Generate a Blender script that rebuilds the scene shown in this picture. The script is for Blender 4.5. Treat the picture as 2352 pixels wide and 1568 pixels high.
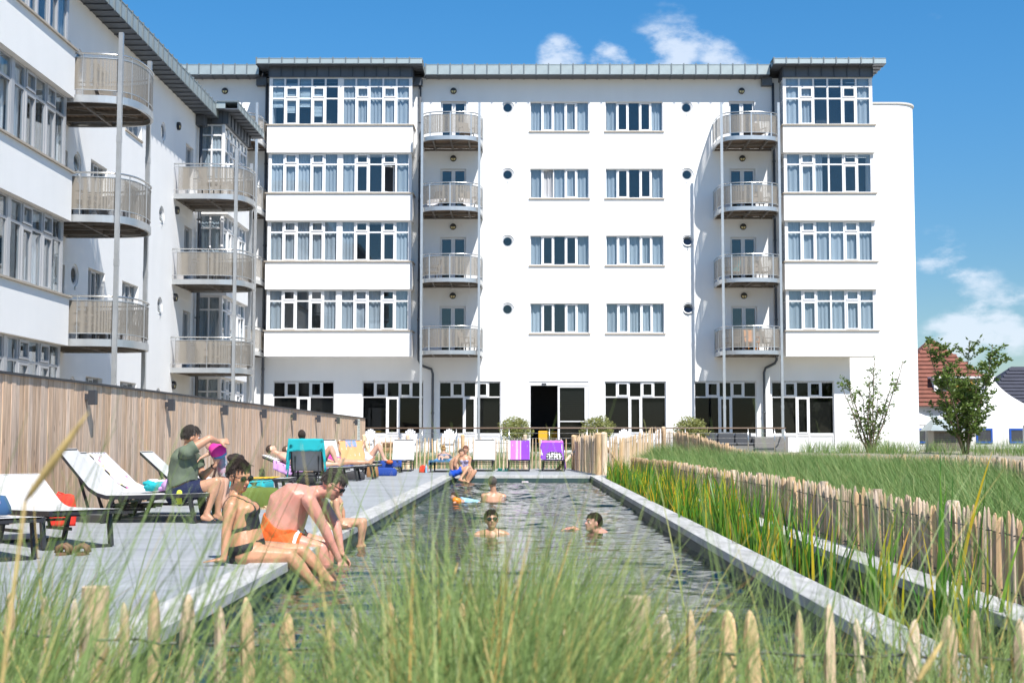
import bpy, bmesh, math, random
import numpy as np
from mathutils import Vector, Matrix, Quaternion
random.seed(7); RNG = np.random.default_rng(11)
for o in list(bpy.data.objects): bpy.data.objects.remove(o)
SC = bpy.context.scene
COL = SC.collection
# ---------------------------------------------------------------- camera
F = 3050.0; PITCH = math.atan(222 / F); EYE = 1.0      # focal length for a picture 2352 wide
cam = bpy.data.cameras.new('camera'); camo = bpy.data.objects.new('camera', cam); COL.objects.link(camo)
camo.location = (0, 0, EYE); camo.rotation_euler = (math.radians(90) + PITCH, 0, 0)
cam.sensor_width = 36; cam.lens = 36 * F / 2352; cam.shift_x = -28 / 2352
cam.clip_start = 0.05; cam.clip_end = 3000
cam.dof.use_dof = True; cam.dof.focus_distance = 19; cam.dof.aperture_fstop = 6.3
SC.camera = camo
# ---------------------------------------------------------------- world, sun, exposure
SUN = Vector((0.49, -1.0, 1.5)).normalized()
W = bpy.data.worlds.new('World'); SC.world = W; W.use_nodes = True
nt = W.node_tree; nt.nodes.clear()
def N(t, kind, **kw):
    n = t.nodes.new(kind)
    for k, v in kw.items():
        if k.startswith('i_'): n.inputs[k[2:].replace('_', ' ')].default_value = v
        else: setattr(n, k, v)
    return n
wo = N(nt, 'ShaderNodeOutputWorld'); bg = N(nt, 'ShaderNodeBackground')
sky = N(nt, 'ShaderNodeTexSky', sky_type='NISHITA', sun_disc=False)
sky.sun_elevation = math.asin(SUN.z); sky.sun_rotation = math.atan2(SUN.x, SUN.y)
sky.altitude = 100; sky.air_density = 1.0; sky.dust_density = 0.15; sky.ozone_density = 4.0
bg.inputs['Strength'].default_value = 0.125
tc = N(nt, 'ShaderNodeTexCoord')
hs = N(nt, 'ShaderNodeHueSaturation'); hs.inputs['Hue'].default_value = 0.496; hs.inputs['Saturation'].default_value = 1.32; hs.inputs['Value'].default_value = 0.76
nt.links.new(sky.outputs[0], hs.inputs['Color'])
def wmath(op, a, b=None, clamp=False):
    m = N(nt, 'ShaderNodeMath', operation=op, use_clamp=clamp)
    for i, v in enumerate((a, b)):
        if v is None: continue
        if isinstance(v, (int, float)): m.inputs[i].default_value = v
        else: nt.links.new(v, m.inputs[i])
    return m.outputs[0]
# cumulus: fractal noise over the sky direction, gathered into banks
def skydir(x, y):
    cx = (x - 1204) / F; cy = (784 - y) / F
    return Vector((cx, math.cos(PITCH) - cy * math.sin(PITCH), math.sin(PITCH) + cy * math.cos(PITCH))).normalized()
sep = N(nt, 'ShaderNodeSeparateXYZ'); nt.links.new(tc.outputs['Generated'], sep.inputs[0])
mp = N(nt, 'ShaderNodeMapping'); mp.inputs['Scale'].default_value = (1, 1, 2.0); nt.links.new(tc.outputs['Generated'], mp.inputs[0])
no = N(nt, 'ShaderNodeTexNoise'); no.inputs['Scale'].default_value = 21; no.inputs['Detail'].default_value = 9; no.inputs['Roughness'].default_value = 0.6; nt.links.new(mp.outputs[0], no.inputs['Vector'])
big = N(nt, 'ShaderNodeTexNoise'); big.inputs['Scale'].default_value = 4.5; big.inputs['Detail'].default_value = 4; nt.links.new(mp.outputs[0], big.inputs['Vector'])
dens = wmath('MULTIPLY', wmath('SUBTRACT', big.outputs['Fac'], 0.60), 1.1)
banks = [(1285, 128, 70, .27), (1405, 136, 66, .24), (1545, 142, 58, .15), (1665, 132, 60, .15), (1560, 60, 130, .12), (2260, 775, 95, .23), (2370, 735, 100, .27), (2160, 790, 80, .22), (2230, 690, 110, .16), (2150, 575, 90, .15), (2560, 720, 200, .25)]
for (x, y, r, s) in banks:
    d = N(nt, 'ShaderNodeVectorMath', operation='DOT_PRODUCT'); d.inputs[1].default_value = skydir(x, y); nt.links.new(tc.outputs['Generated'], d.inputs[0])
    m = N(nt, 'ShaderNodeMapRange', interpolation_type='SMOOTHSTEP'); m.inputs['From Min'].default_value = math.cos(r / F); m.inputs['From Max'].default_value = 1.0; m.inputs['To Max'].default_value = s
    nt.links.new(d.outputs['Value'], m.inputs['Value']); dens = wmath('ADD', wmath('MAXIMUM', dens, 0.0), m.outputs[0])
dens = wmath('ADD', dens, wmath('MULTIPLY', wmath('SUBTRACT', no.outputs['Fac'], 0.5), wmath('MINIMUM', wmath('MULTIPLY', dens, 7.0), 1.5)))
cl = N(nt, 'ShaderNodeMapRange', interpolation_type='SMOOTHSTEP'); cl.inputs['From Min'].default_value = 0.10; cl.inputs['From Max'].default_value = 0.46; cl.inputs['To Max'].default_value = 0.75
nt.links.new(dens, cl.inputs['Value'])
mx = N(nt, 'ShaderNodeMix', data_type='RGBA'); nt.links.new(cl.outputs[0], mx.inputs['Factor'])
dk = N(nt, 'ShaderNodeMapRange', interpolation_type='SMOOTHSTEP'); dk.inputs['From Min'].default_value = 0.0; dk.inputs['From Max'].default_value = 0.34; dk.inputs['To Min'].default_value = 0.58; dk.inputs['To Max'].default_value = 1.0
nt.links.new(sep.outputs['Z'], dk.inputs['Value']); vm = N(nt, 'ShaderNodeVectorMath', operation='SCALE'); nt.links.new(hs.outputs[0], vm.inputs[0]); nt.links.new(dk.outputs[0], vm.inputs['Scale'])
nt.links.new(vm.outputs[0], mx.inputs['A']); mx.inputs['B'].default_value = (4.3, 4.7, 5.3, 1)
nt.links.new(mx.outputs['Result'], bg.inputs['Color']); nt.links.new(bg.outputs[0], wo.inputs[0])
sl = bpy.data.lights.new('sun', 'SUN'); sl.energy = 4.6; sl.angle = math.radians(0.53); sl.color = (1.0, 0.955, 0.89)
so = bpy.data.objects.new('sun', sl); COL.objects.link(so); so.rotation_euler = (-SUN).to_track_quat('-Z', 'Y').to_euler(); so.location = (20, -30, 60)
vs = SC.view_settings; vs.view_transform = 'Standard'; vs.look = 'None'; vs.exposure = 0.72; vs.gamma = 1; vs.use_curve_mapping = False
SC.render.engine = 'CYCLES'
SC.cycles.transparent_max_bounces = 16; SC.cycles.max_bounces = 8
# ---------------------------------------------------------------- picture -> place helpers (real depth given)
def ray(x, y):
    cx = (x - 1204) / F; cy = (784 - y) / F
    return cx, math.cos(PITCH) - cy * math.sin(PITCH), math.sin(PITCH) + cy * math.cos(PITCH)
def pY(x, y, Y):
    a, b, c = ray(x, y); t = Y / b; return Vector((a * t, Y, EYE + c * t))
def pX(x, y, X):
    a, b, c = ray(x, y); t = X / a; return Vector((X, b * t, EYE + c * t))
def pZ(x, y, Z=0.0):
    a, b, c = ray(x, y); t = (Z - EYE) / c; return Vector((a * t, b * t, Z))
# ---------------------------------------------------------------- materials
MATS = {}
def mat(name, col, rough=0.6, metal=0.0, var=0.0, vscale=3.0, bump=0.0, bscale=40.0, rnd=0.0, stretch=None, spec=None, sss=0.0, col2=None, emis=None, coord='Object', trans=0.0, stain=0.0, knots=0.0, sscale=(.7, .7, .7)):
    if name in MATS: return MATS[name]
    m = bpy.data.materials.new(name); m.use_nodes = True; t = m.node_tree
    p = t.nodes['Principled BSDF']; p.inputs['Roughness'].default_value = rough; p.inputs['Metallic'].default_value = metal
    p.inputs['Base Color'].default_value = (*col, 1)
    if spec is not None: p.inputs['Specular IOR Level'].default_value = spec
    if sss: p.inputs['Subsurface Weight'].default_value = sss; p.inputs['Subsurface Radius'].default_value = (0.012, 0.005, 0.003)
    if emis: p.inputs['Emission Color'].default_value = (*emis[0], 1); p.inputs['Emission Strength'].default_value = emis[1]
    vec = None
    if var or bump:
        vec = N(t, 'ShaderNodeNewGeometry').outputs['Position'] if coord == 'world' else N(t, 'ShaderNodeTexCoord').outputs[coord]
        if stretch:
            mm = N(t, 'ShaderNodeMapping'); mm.inputs['Scale'].default_value = stretch; t.links.new(vec, mm.inputs[0]); vec = mm.outputs[0]
    out = None
    if var:
        n = N(t, 'ShaderNodeTexNoise'); n.inputs['Scale'].default_value = vscale; n.inputs['Detail'].default_value = 6; n.inputs['Roughness'].default_value = 0.6
        t.links.new(vec, n.inputs['Vector'])
        r = N(t, 'ShaderNodeMapRange'); r.inputs['From Min'].default_value = 0.3; r.inputs['From Max'].default_value = 0.7
        t.links.new(n.outputs['Fac'], r.inputs['Value'])
        x = N(t, 'ShaderNodeMix', data_type='RGBA'); t.links.new(r.outputs[0], x.inputs['Factor'])
        x.inputs['A'].default_value = (*[c_ * (1 - var) for c_ in col], 1)
        x.inputs['B'].default_value = (*(col2 if col2 else [min(1, c_ * (1 + var)) for c_ in col]), 1)
        out = x.outputs['Result']
    if rnd:
        oi = N(t, 'ShaderNodeObjectInfo'); h = N(t, 'ShaderNodeHueSaturation')
        a = N(t, 'ShaderNodeMapRange'); a.inputs['To Min'].default_value = 1 - rnd; a.inputs['To Max'].default_value = 1 + rnd
        t.links.new(oi.outputs['Random'], a.inputs['Value']); t.links.new(a.outputs[0], h.inputs['Value'])
        b = N(t, 'ShaderNodeMath', operation='MULTIPLY'); b.inputs[1].default_value = 7.31; t.links.new(oi.outputs['Random'], b.inputs[0])
        fr = N(t, 'ShaderNodeMath', operation='FRACT'); t.links.new(b.outputs[0], fr.inputs[0])
        s = N(t, 'ShaderNodeMapRange'); s.inputs['To Min'].default_value = 1 - rnd * 1.3; s.inputs['To Max'].default_value = 1 + rnd * 1.1
        t.links.new(fr.outputs[0], s.inputs['Value']); t.links.new(s.outputs[0], h.inputs['Saturation'])
        if out: t.links.new(out, h.inputs['Color'])
        else: h.inputs['Color'].default_value = (*col, 1)
        out = h.outputs[0]
    def mulby(o_, f_):
        v_ = N(t, 'ShaderNodeVectorMath', operation='SCALE'); t.links.new(o_, v_.inputs[0]); t.links.new(f_, v_.inputs['Scale']); return v_.outputs[0]
    if stain:       # broad patches of damp, dirt or wear
        m2 = N(t, 'ShaderNodeMapping'); m2.inputs['Scale'].default_value = sscale; t.links.new(N(t, 'ShaderNodeNewGeometry').outputs['Position'], m2.inputs[0])
        n2 = N(t, 'ShaderNodeTexNoise'); n2.inputs['Scale'].default_value = 1; n2.inputs['Detail'].default_value = 7; n2.inputs['Roughness'].default_value = .65; t.links.new(m2.outputs[0], n2.inputs['Vector'])
        r2 = N(t, 'ShaderNodeMapRange'); r2.inputs['From Min'].default_value = .35; r2.inputs['From Max'].default_value = .62; r2.inputs['To Min'].default_value = 1 - stain; r2.inputs['To Max'].default_value = 1.0; t.links.new(n2.outputs['Fac'], r2.inputs['Value']); out = mulby(out, r2.outputs[0])
    if knots:
        m2 = N(t, 'ShaderNodeMapping'); m2.inputs['Scale'].default_value = (1, 7.4, 2.6); t.links.new(N(t, 'ShaderNodeNewGeometry').outputs['Position'], m2.inputs[0])
        v2 = N(t, 'ShaderNodeTexVoronoi'); v2.inputs['Scale'].default_value = 1.0; t.links.new(m2.outputs[0], v2.inputs['Vector'])
        r2 = N(t, 'ShaderNodeMapRange'); r2.inputs['From Min'].default_value = .06; r2.inputs['From Max'].default_value = .16; r2.inputs['To Min'].default_value = 1 - knots; r2.inputs['To Max'].default_value = 1.0; t.links.new(v2.outputs['Distance'], r2.inputs['Value']); out = mulby(out, r2.outputs[0])
    if out: t.links.new(out, p.inputs['Base Color'])
    if bump:
        n = N(t, 'ShaderNodeTexNoise'); n.inputs['Scale'].default_value = bscale; n.inputs['Detail'].default_value = 5; t.links.new(vec, n.inputs['Vector'])
        bn = N(t, 'ShaderNodeBump'); bn.inputs['Strength'].default_value = bump; bn.inputs['Distance'].default_value = 0.02
        t.links.new(n.outputs['Fac'], bn.inputs['Height']); t.links.new(bn.outputs[0], p.inputs['Normal'])
    if trans:
        tr = N(t, 'ShaderNodeBsdfTranslucent'); mxs = N(t, 'ShaderNodeMixShader'); mxs.inputs[0].default_value = trans
        if out: t.links.new(out, tr.inputs['Color'])
        else: tr.inputs['Color'].default_value = (*col, 1)
        t.links.new(p.outputs[0], mxs.inputs[1]); t.links.new(tr.outputs[0], mxs.inputs[2]); t.links.new(mxs.outputs[0], t.nodes['Material Output'].inputs[0])
    m.diffuse_color = (*col, 1); MATS[name] = m; return m
def schlick(t, f0, nrm=None):
    """reflectance that is the same from both sides of a thin sheet"""
    ge = N(t, 'ShaderNodeNewGeometry'); d = N(t, 'ShaderNodeVectorMath', operation='DOT_PRODUCT'); t.links.new(nrm if nrm else ge.outputs['Normal'], d.inputs[0]); t.links.new(ge.outputs['Incoming'], d.inputs[1])
    ab = N(t, 'ShaderNodeMath', operation='ABSOLUTE'); t.links.new(d.outputs['Value'], ab.inputs[0])
    om = N(t, 'ShaderNodeMath', operation='SUBTRACT', use_clamp=True); om.inputs[0].default_value = 1; t.links.new(ab.outputs[0], om.inputs[1])
    pw = N(t, 'ShaderNodeMath', operation='POWER'); pw.inputs[1].default_value = 5; t.links.new(om.outputs[0], pw.inputs[0])
    mr = N(t, 'ShaderNodeMapRange'); mr.inputs['To Min'].default_value = f0; t.links.new(pw.outputs[0], mr.inputs['Value']); return mr.outputs[0]
def glassmat(name, tint, f0):
    m = bpy.data.materials.new(name); m.use_nodes = True; t = m.node_tree; t.nodes.clear()
    o = N(t, 'ShaderNodeOutputMaterial'); tr = N(t, 'ShaderNodeBsdfTransparent'); gl = N(t, 'ShaderNodeBsdfGlossy'); gl.inputs['Roughness'].default_value = 0.0
    tr.inputs['Color'].default_value = (*tint, 1)
    mx_ = N(t, 'ShaderNodeMixShader'); t.links.new(schlick(t, f0), mx_.inputs[0]); t.links.new(tr.outputs[0], mx_.inputs[1]); t.links.new(gl.outputs[0], mx_.inputs[2])
    t.links.new(mx_.outputs[0], o.inputs[0]); MATS[name] = m; return m
# ---------------------------------------------------------------- mesh builder
class MB:
    def __init__(s): s.v = []; s.f = []; s.mi = []; s.cur = 0
    def add(s, vs, fs):
        b = len(s.v); s.v.extend([tuple(v) for v in vs]); s.f.extend([tuple(i + b for i in f) for f in fs]); s.mi.extend([s.cur] * len(fs)); return s
    def box(s, a, b):
        x0, y0, z0 = a; x1, y1, z1 = b
        if x0 > x1: x0, x1 = x1, x0
        if y0 > y1: y0, y1 = y1, y0
        if z0 > z1: z0, z1 = z1, z0
        return s.add([(x0, y0, z0), (x1, y0, z0), (x1, y1, z0), (x0, y1, z0), (x0, y0, z1), (x1, y0, z1), (x1, y1, z1), (x0, y1, z1)],
                     [(0, 3, 2, 1), (4, 5, 6, 7), (0, 1, 5, 4), (1, 2, 6, 5), (2, 3, 7, 6), (3, 0, 4, 7)])
    def prism(s, poly, z0, z1, axis='z'):
        n = len(poly)
        def P(a, b, c): return (a, b, c) if axis == 'z' else ((c, a, b) if axis == 'x' else (a, c, b))
        return s.add([P(x, y, z0) for x, y in poly] + [P(x, y, z1) for x, y in poly],
                     [tuple(range(n))[::-1], tuple(range(n, 2 * n))] + [(i, (i + 1) % n, n + (i + 1) % n, n + i) for i in range(n)])
    def tube(s, pts, r, n=8, cap=True, closed=False):
        pts = [Vector(p) for p in pts]; m = len(pts); rr = r if isinstance(r, (list, tuple)) else [r] * m
        vs = []; up = None
        for i, p in enumerate(pts):
            d = (pts[(i + 1) % m] - pts[i - 1]) if closed else (pts[min(i + 1, m - 1)] - pts[max(i - 1, 0)])
            d.normalize()
            if up is None: up = Vector((0, 0, 1)) if abs(d.z) < 0.9 else Vector((1, 0, 0))
            a = d.cross(up)
            if a.length < 1e-4: a = d.cross(Vector((0.3, 1, 0.1)))
            a.normalize(); b = a.cross(d); up = b
            for k in range(n):
                t = 2 * math.pi * k / n; vs.append(p + (a * math.cos(t) + b * math.sin(t)) * rr[i])
        fs = []
        for i in range(m if closed else m - 1):
            j = (i + 1) % m
            for k in range(n): fs.append((i * n + k, i * n + (k + 1) % n, j * n + (k + 1) % n, j * n + k))
        if cap and not closed: fs += [tuple(range(n))[::-1], tuple(range((m - 1) * n, m * n))]
        return s.add(vs, fs)
    def bar(s, p0, p1, w, h, up=(0, 0, 1)):
        p0 = Vector(p0); p1 = Vector(p1); d = (p1 - p0).normalized(); u = Vector(up)
        a = d.cross(u)
        if a.length < 1e-3: a = d.cross(Vector((0, 1, 0)))
        a.normalize(); b = a.cross(d).normalized(); a *= w / 2; b *= h / 2
        vs = [p + q for p in (p0, p1) for q in (-a - b, a - b, a + b, -a + b)]
        return s.add(vs, [(0, 1, 2, 3), (7, 6, 5, 4), (0, 4, 5, 1), (1, 5, 6, 2), (2, 6, 7, 3), (3, 7, 4, 0)])
    def ell(s, c, r, M=None, nu=12, nv=8):
        c = Vector(c); vs = [Vector((0, 0, r[2]))]
        for i in range(1, nv):
            a = math.pi * i / nv
            for k in range(nu):
                t = 2 * math.pi * k / nu; vs.append(Vector((r[0] * math.sin(a) * math.cos(t), r[1] * math.sin(a) * math.sin(t), r[2] * math.cos(a))))
        vs.append(Vector((0, 0, -r[2])))
        if M is not None: vs = [M @ v for v in vs]
        fs = [(0, 1 + k, 1 + (k + 1) % nu) for k in range(nu)]
        for i in range(nv - 2):
            for k in range(nu): fs.append((1 + i * nu + k, 1 + (i + 1) * nu + k, 1 + (i + 1) * nu + (k + 1) % nu, 1 + i * nu + (k + 1) % nu))
        L = len(vs) - 1; b = 1 + (nv - 2) * nu
        fs += [(L, b + (k + 1) % nu, b + k) for k in range(nu)]
        return s.add([v + c for v in vs], fs)
    def loft(s, rings, cap=True, closed=True):
        n = len(rings[0]); vs = [v for r in rings for v in r]; fs = []
        for i in range(len(rings) - 1):
            for k in range(n if closed else n - 1): fs.append((i * n + k, i * n + (k + 1) % n, (i + 1) * n + (k + 1) % n, (i + 1) * n + k))
        if cap and closed: fs += [tuple(range(n))[::-1], tuple(range((len(rings) - 1) * n, len(rings) * n))]
        return s.add(vs, fs)
    def mesh(s, name, mats, smooth=False, bevel=0):
        me = bpy.data.meshes.new(name); me.from_pydata(s.v, [], s.f)
        for m in (mats if isinstance(mats, (list, tuple)) else [mats]): me.materials.append(m)
        if any(s.mi): me.polygons.foreach_set('material_index', s.mi)
        bm = bmesh.new(); bm.from_mesh(me); bmesh.ops.recalc_face_normals(bm, faces=bm.faces)
        if bevel: bmesh.ops.bevel(bm, geom=bm.edges[:], offset=bevel, segments=1, affect='EDGES', clamp_overlap=True)
        bm.to_mesh(me); bm.free()
        if smooth: me.polygons.foreach_set('use_smooth', [True] * len(me.polygons))
        me.update(); return me
    def build(s, name, mats, parent=None, smooth=False, loc=None, rot=None, bevel=0, **tags):
        return obj(name, s.mesh(name, mats, smooth, bevel), parent, loc, rot, **tags)
def obj(name, me, parent=None, loc=None, rot=None, scale=None, **tags):
    o = bpy.data.objects.new(name, me); COL.objects.link(o); o.parent = parent
    if loc is not None: o.location = loc
    if rot is not None: o.rotation_euler = rot
    if scale is not None: o.scale = scale
    tag(o, **tags); return o
def tag(o, label=None, cat=None, group=None, kind=None):
    if label: o['label'] = label
    if cat: o['category'] = cat
    if group: o['group'] = group
    if kind: o['kind'] = kind
    return o
def empty(name, loc=(0, 0, 0), rz=0.0, **tags): return obj(name, None, None, loc, (0, 0, rz), **tags)
def dup(o, parent=None, loc=None, rz=None, **tags):
    c = o.copy(); COL.objects.link(c); c.parent = parent
    if loc is not None: c.location = loc
    if rz is not None: c.rotation_euler = (0, 0, rz)
    for k in ('label', 'category', 'group'):
        if k in c and tags: del c[k]
    for ch in o.children: dup(ch, c)
    tag(c, **tags); return c
def smooth_path(pts, n=6):
    P = [Vector(p) for p in pts]; out = []
    for i in range(len(P) - 1):
        a = P[max(i - 1, 0)]; b = P[i]; c = P[i + 1]; d = P[min(i + 2, len(P) - 1)]
        for k in range(n):
            t = k / n; out.append(0.5 * ((2 * b) + (c - a) * t + (2 * a - 5 * b + 4 * c - d) * t * t + (3 * b - a - 3 * c + d) * t ** 3))
    out.append(P[-1]); return out
def lerp(a, b, t): return a + (b - a) * t
def rnd(a, b): return random.uniform(a, b)
# ---------------------------------------------------------------- shared materials
M_wall = mat('white_render', (0.85, 0.85, 0.845), 0.85, var=0.025, vscale=0.6, bump=0.25, bscale=60, stain=.02, sscale=(2.2, 2.2, .25))
M_frame = mat('white_window_frame', (0.76, 0.76, 0.77), 0.4)
M_framed = mat('aluminium_frame', (0.47, 0.48, 0.50), 0.4, metal=0.4)
M_zinc = mat('zinc_sheet', (0.35, 0.405, 0.41), 0.45, metal=0.35, var=0.18, vscale=1.2)
M_zincd = mat('dark_zinc', (0.10, 0.112, 0.13), 0.5, metal=0.3, var=0.15, vscale=1.5)
M_stone = mat('sill_stone', (0.42, 0.37, 0.31), 0.8, var=0.1, vscale=5)
M_alu = mat('brushed_aluminium', (0.55, 0.56, 0.56), 0.38, metal=0.75, var=0.08, vscale=4)
M_rail = mat('steel_rail', (0.62, 0.62, 0.60), 0.25, metal=0.9)
M_wood_under = mat('balcony_boards', (0.17, 0.125, 0.09), 0.8, var=0.3, vscale=3, stretch=(8, 1, 1))
M_glass = glassmat('window_glass', (0.88, 0.93, 0.96), 0.075)
M_glassd = glassmat('ground_floor_glass', (0.62, 0.64, 0.64), 0.022)
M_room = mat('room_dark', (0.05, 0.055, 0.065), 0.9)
M_curt = mat('curtain_cloth', (0.60, 0.61, 0.635), 0.85, trans=0.25, rnd=0.12)
M_blind = mat('blind_slats', (0.011, 0.010, 0.0095), 0.6)
M_blindw = mat('pale_blind', (0.62, 0.66, 0.68), 0.6)
M_darkmetal = mat('anthracite_metal', (0.035, 0.037, 0.043), 0.5, metal=0.3)
# ================================================================ BUILDING KIT (local: x along the wall, y = 0 wall face, -y outwards)
def perfmat():
    m = bpy.data.materials.new('perforated_sheet'); m.use_nodes = True; t = m.node_tree
    p = t.nodes['Principled BSDF']; p.inputs['Base Color'].default_value = (0.27, 0.245, 0.21, 1); p.inputs['Roughness'].default_value = 0.5; p.inputs['Metallic'].default_value = 0.3
    c = N(t, 'ShaderNodeTexCoord'); v = N(t, 'ShaderNodeTexVoronoi'); v.inputs['Scale'].default_value = 55; v.inputs['Randomness'].default_value = 0.15
    t.links.new(c.outputs['Object'], v.inputs['Vector'])
    r = N(t, 'ShaderNodeMapRange'); r.inputs['From Min'].default_value = 0.27; r.inputs['From Max'].default_value = 0.46; t.links.new(v.outputs['Distance'], r.inputs['Value'])
    tr = N(t, 'ShaderNodeBsdfTransparent'); x = N(t, 'ShaderNodeMixShader'); t.links.new(r.outputs[0], x.inputs[0]); t.links.new(tr.outputs[0], x.inputs[1]); t.links.new(p.outputs[0], x.inputs[2])
    t.links.new(x.outputs[0], t.nodes['Material Output'].inputs[0]); return m
M_perf = perfmat()
_b = MB(); _b.box((0, 0, 0), (1, 1, 1)); ME_PANE = _b.mesh('pane', M_glass); ME_PANED = _b.mesh('pane', M_glassd)
def curtain_mesh(k):
    b = MB(); n = 26; top = []; bot = []; rows = []
    ph = k * 1.7
    for z in (0, .3, .8, .9, 1.0):
        row = []
        for i in range(n + 1):
            u = i / n; w = math.sin(u * 19 + ph + math.sin(u * 7 + ph) * 1.2)
            row.append((u + 0.012 * math.sin(z * 5 + i), 0.032 * w * (1.25 - 0.75 * z) + 0.01 * math.sin(i * 2.3 + z * 4), z))
        rows.append(row)
    b.loft(rows, closed=False); return b.mesh('curtain', M_curt, smooth=True)
ME_CURT = [curtain_mesh(k) for k in range(4)]
def blind_mesh(m, n=26):
    b = MB()
    for i in range(n):
        z = i / n; b.add([(0, -.012, z), (1, -.012, z), (1, .012, z + .8 / n), (0, .012, z + .8 / n)], [(0, 1, 2, 3)])
    return b.mesh('blind', m)
ME_BLIND = blind_mesh(M_blind, 34); ME_BLINDW = blind_mesh(M_blindw, 22)
def sash(b, x0, x1, z0, z1, w, y0, y1):
    b.box((x0, y0, z0), (x0 + w, y1, z1)); b.box((x1 - w, y0, z0), (x1, y1, z1))
    b.box((x0 + w, y0, z0), (x1 - w, y1, z0 + w)); b.box((x0 + w, y0, z1 - w), (x1 - w, y1, z1))
def window(root, x0, x1, z0, z1, y=0.0, cols=None, rows=None, case=(), open_=(), curt='', fm=None, sill=True, sill_out=0.06, room=1.0, glass=None, blind=None, merge=None, mw=0.06, name='window', curt_y=0.16, blinds_w=''):
    """frame mesh (part) with panes, curtains, sill and dark room as sub-parts; merge = {row: [(col0, col1), ...]}"""
    fm = fm or M_frame; cols = cols or [1]; rows = rows or [1]
    tw = sum(cols); th = sum(rows); xs = [x0]; zs = [z1]
    for c in cols: xs.append(xs[-1] + (x1 - x0) * c / tw)
    for r in rows: zs.append(zs[-1] - (z1 - z0) * r / th)
    b = MB(); d0, d1 = y, y + 0.07; h = mw / 2
    b.box((x0, d0, z0), (x0 + h * 1.3, d1, z1)); b.box((x1 - h * 1.3, d0, z0), (x1, d1, z1))
    b.box((x0 + h * 1.3, d0 + .002, z1 - h * 1.3), (x1 - h * 1.3, d1, z1)); b.box((x0 + h * 1.3, d0 + .002, z0), (x1 - h * 1.3, d1, z0 + h * 1.6))
    cells = []
    for r in range(len(rows)):
        groups = (merge or {}).get(r) or [(c, c) for c in range(len(cols))]
        for (c0, c1) in groups: cells.append((r, c0, c1, xs[c0], xs[c1 + 1], zs[r + 1], zs[r]))
        for (c0, c1) in groups[:-1]: b.box((xs[c1 + 1] - h, d0 + .003, zs[r + 1]), (xs[c1 + 1] + h, d1, zs[r]))
        if r < len(rows) - 1: b.box((x0 + h, d0 + .005, zs[r + 1] - h * .8), (x1 - h, d1, zs[r + 1] + h * .8))
    win = MB(); opened = []
    for (r, c0, c1, a, c, lo, hi) in cells:
        if (r, c0) in case:
            if (r, c0) in open_: opened.append((r, c0, a, c, lo, hi)); continue
            sash(b, a + h + .002, c - h - .002, lo + h + .002, hi - h - .002, 0.055, d0 - .022, d1 - .01)
    w = b.build(name, fm, root)
    gl = ME_PANED if glass == 'd' else ME_PANE
    for (r, c0, c1, a, c, lo, hi) in cells:
        if (r, c0) in open_: continue
        obj('pane', gl, w, (a + h * .7, d0 + .03, lo + h * .7), None, (c - a - h * 1.4, .008, hi - lo - h * 1.4))
    for (r, c0, a, c, lo, hi) in opened:
        g = MB(); ww = c - a - 2 * h; hh = hi - lo - 2 * h; sash(g, 0, ww, 0, hh, .05, -.02, .03)
        s = g.build('casement', fm, w, loc=(a + h, d0 + .03, lo + h), rot=(0, 0, math.radians(28)))
    if sill:
        q = MB(); q.box((x0 - .06, y - sill_out - .10, z0 - .06), (x1 + .06, y + .05, z0 - .004)); q.build('sill', M_stone, w)
    if room:
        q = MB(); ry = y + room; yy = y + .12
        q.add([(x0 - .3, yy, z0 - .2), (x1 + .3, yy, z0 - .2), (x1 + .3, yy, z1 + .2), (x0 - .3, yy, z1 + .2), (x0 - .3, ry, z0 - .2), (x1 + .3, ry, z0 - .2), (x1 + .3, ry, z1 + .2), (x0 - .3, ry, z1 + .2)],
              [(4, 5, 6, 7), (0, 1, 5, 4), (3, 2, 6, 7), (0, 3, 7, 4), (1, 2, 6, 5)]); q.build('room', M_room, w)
    nc = len(cols)
    for i, ch in enumerate(curt):
        a, c = xs[i], xs[i + 1]
        if ch == 'c': sp = (a - .01, c + .01)
        elif ch == 'l': sp = (a, a + (c - a) * .6)
        elif ch == 'r': sp = (a + (c - a) * .4, c)
        elif ch == 'b':
            obj('blind', ME_BLINDW, w, (a + .05, y + .13, z0 + (z1 - z0) * rnd(.18, .4)), None, (c - a - .1, 1, (z1 - z0) * .62)); continue
        else: continue
        obj('curtain', random.choice(ME_CURT), w, (sp[0], y + curt_y, z0 + .02), None, (sp[1] - sp[0], 1, z1 - z0 - .04))
    if blind:
        for (r, c0, c1, a, c, lo, hi) in cells:
            if (r, c0) in blind: obj('blind', ME_BLIND, w, (a + .03, y + .13, lo + .03), None, (c - a - .06, 1, hi - lo - .06))
    return w
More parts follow.
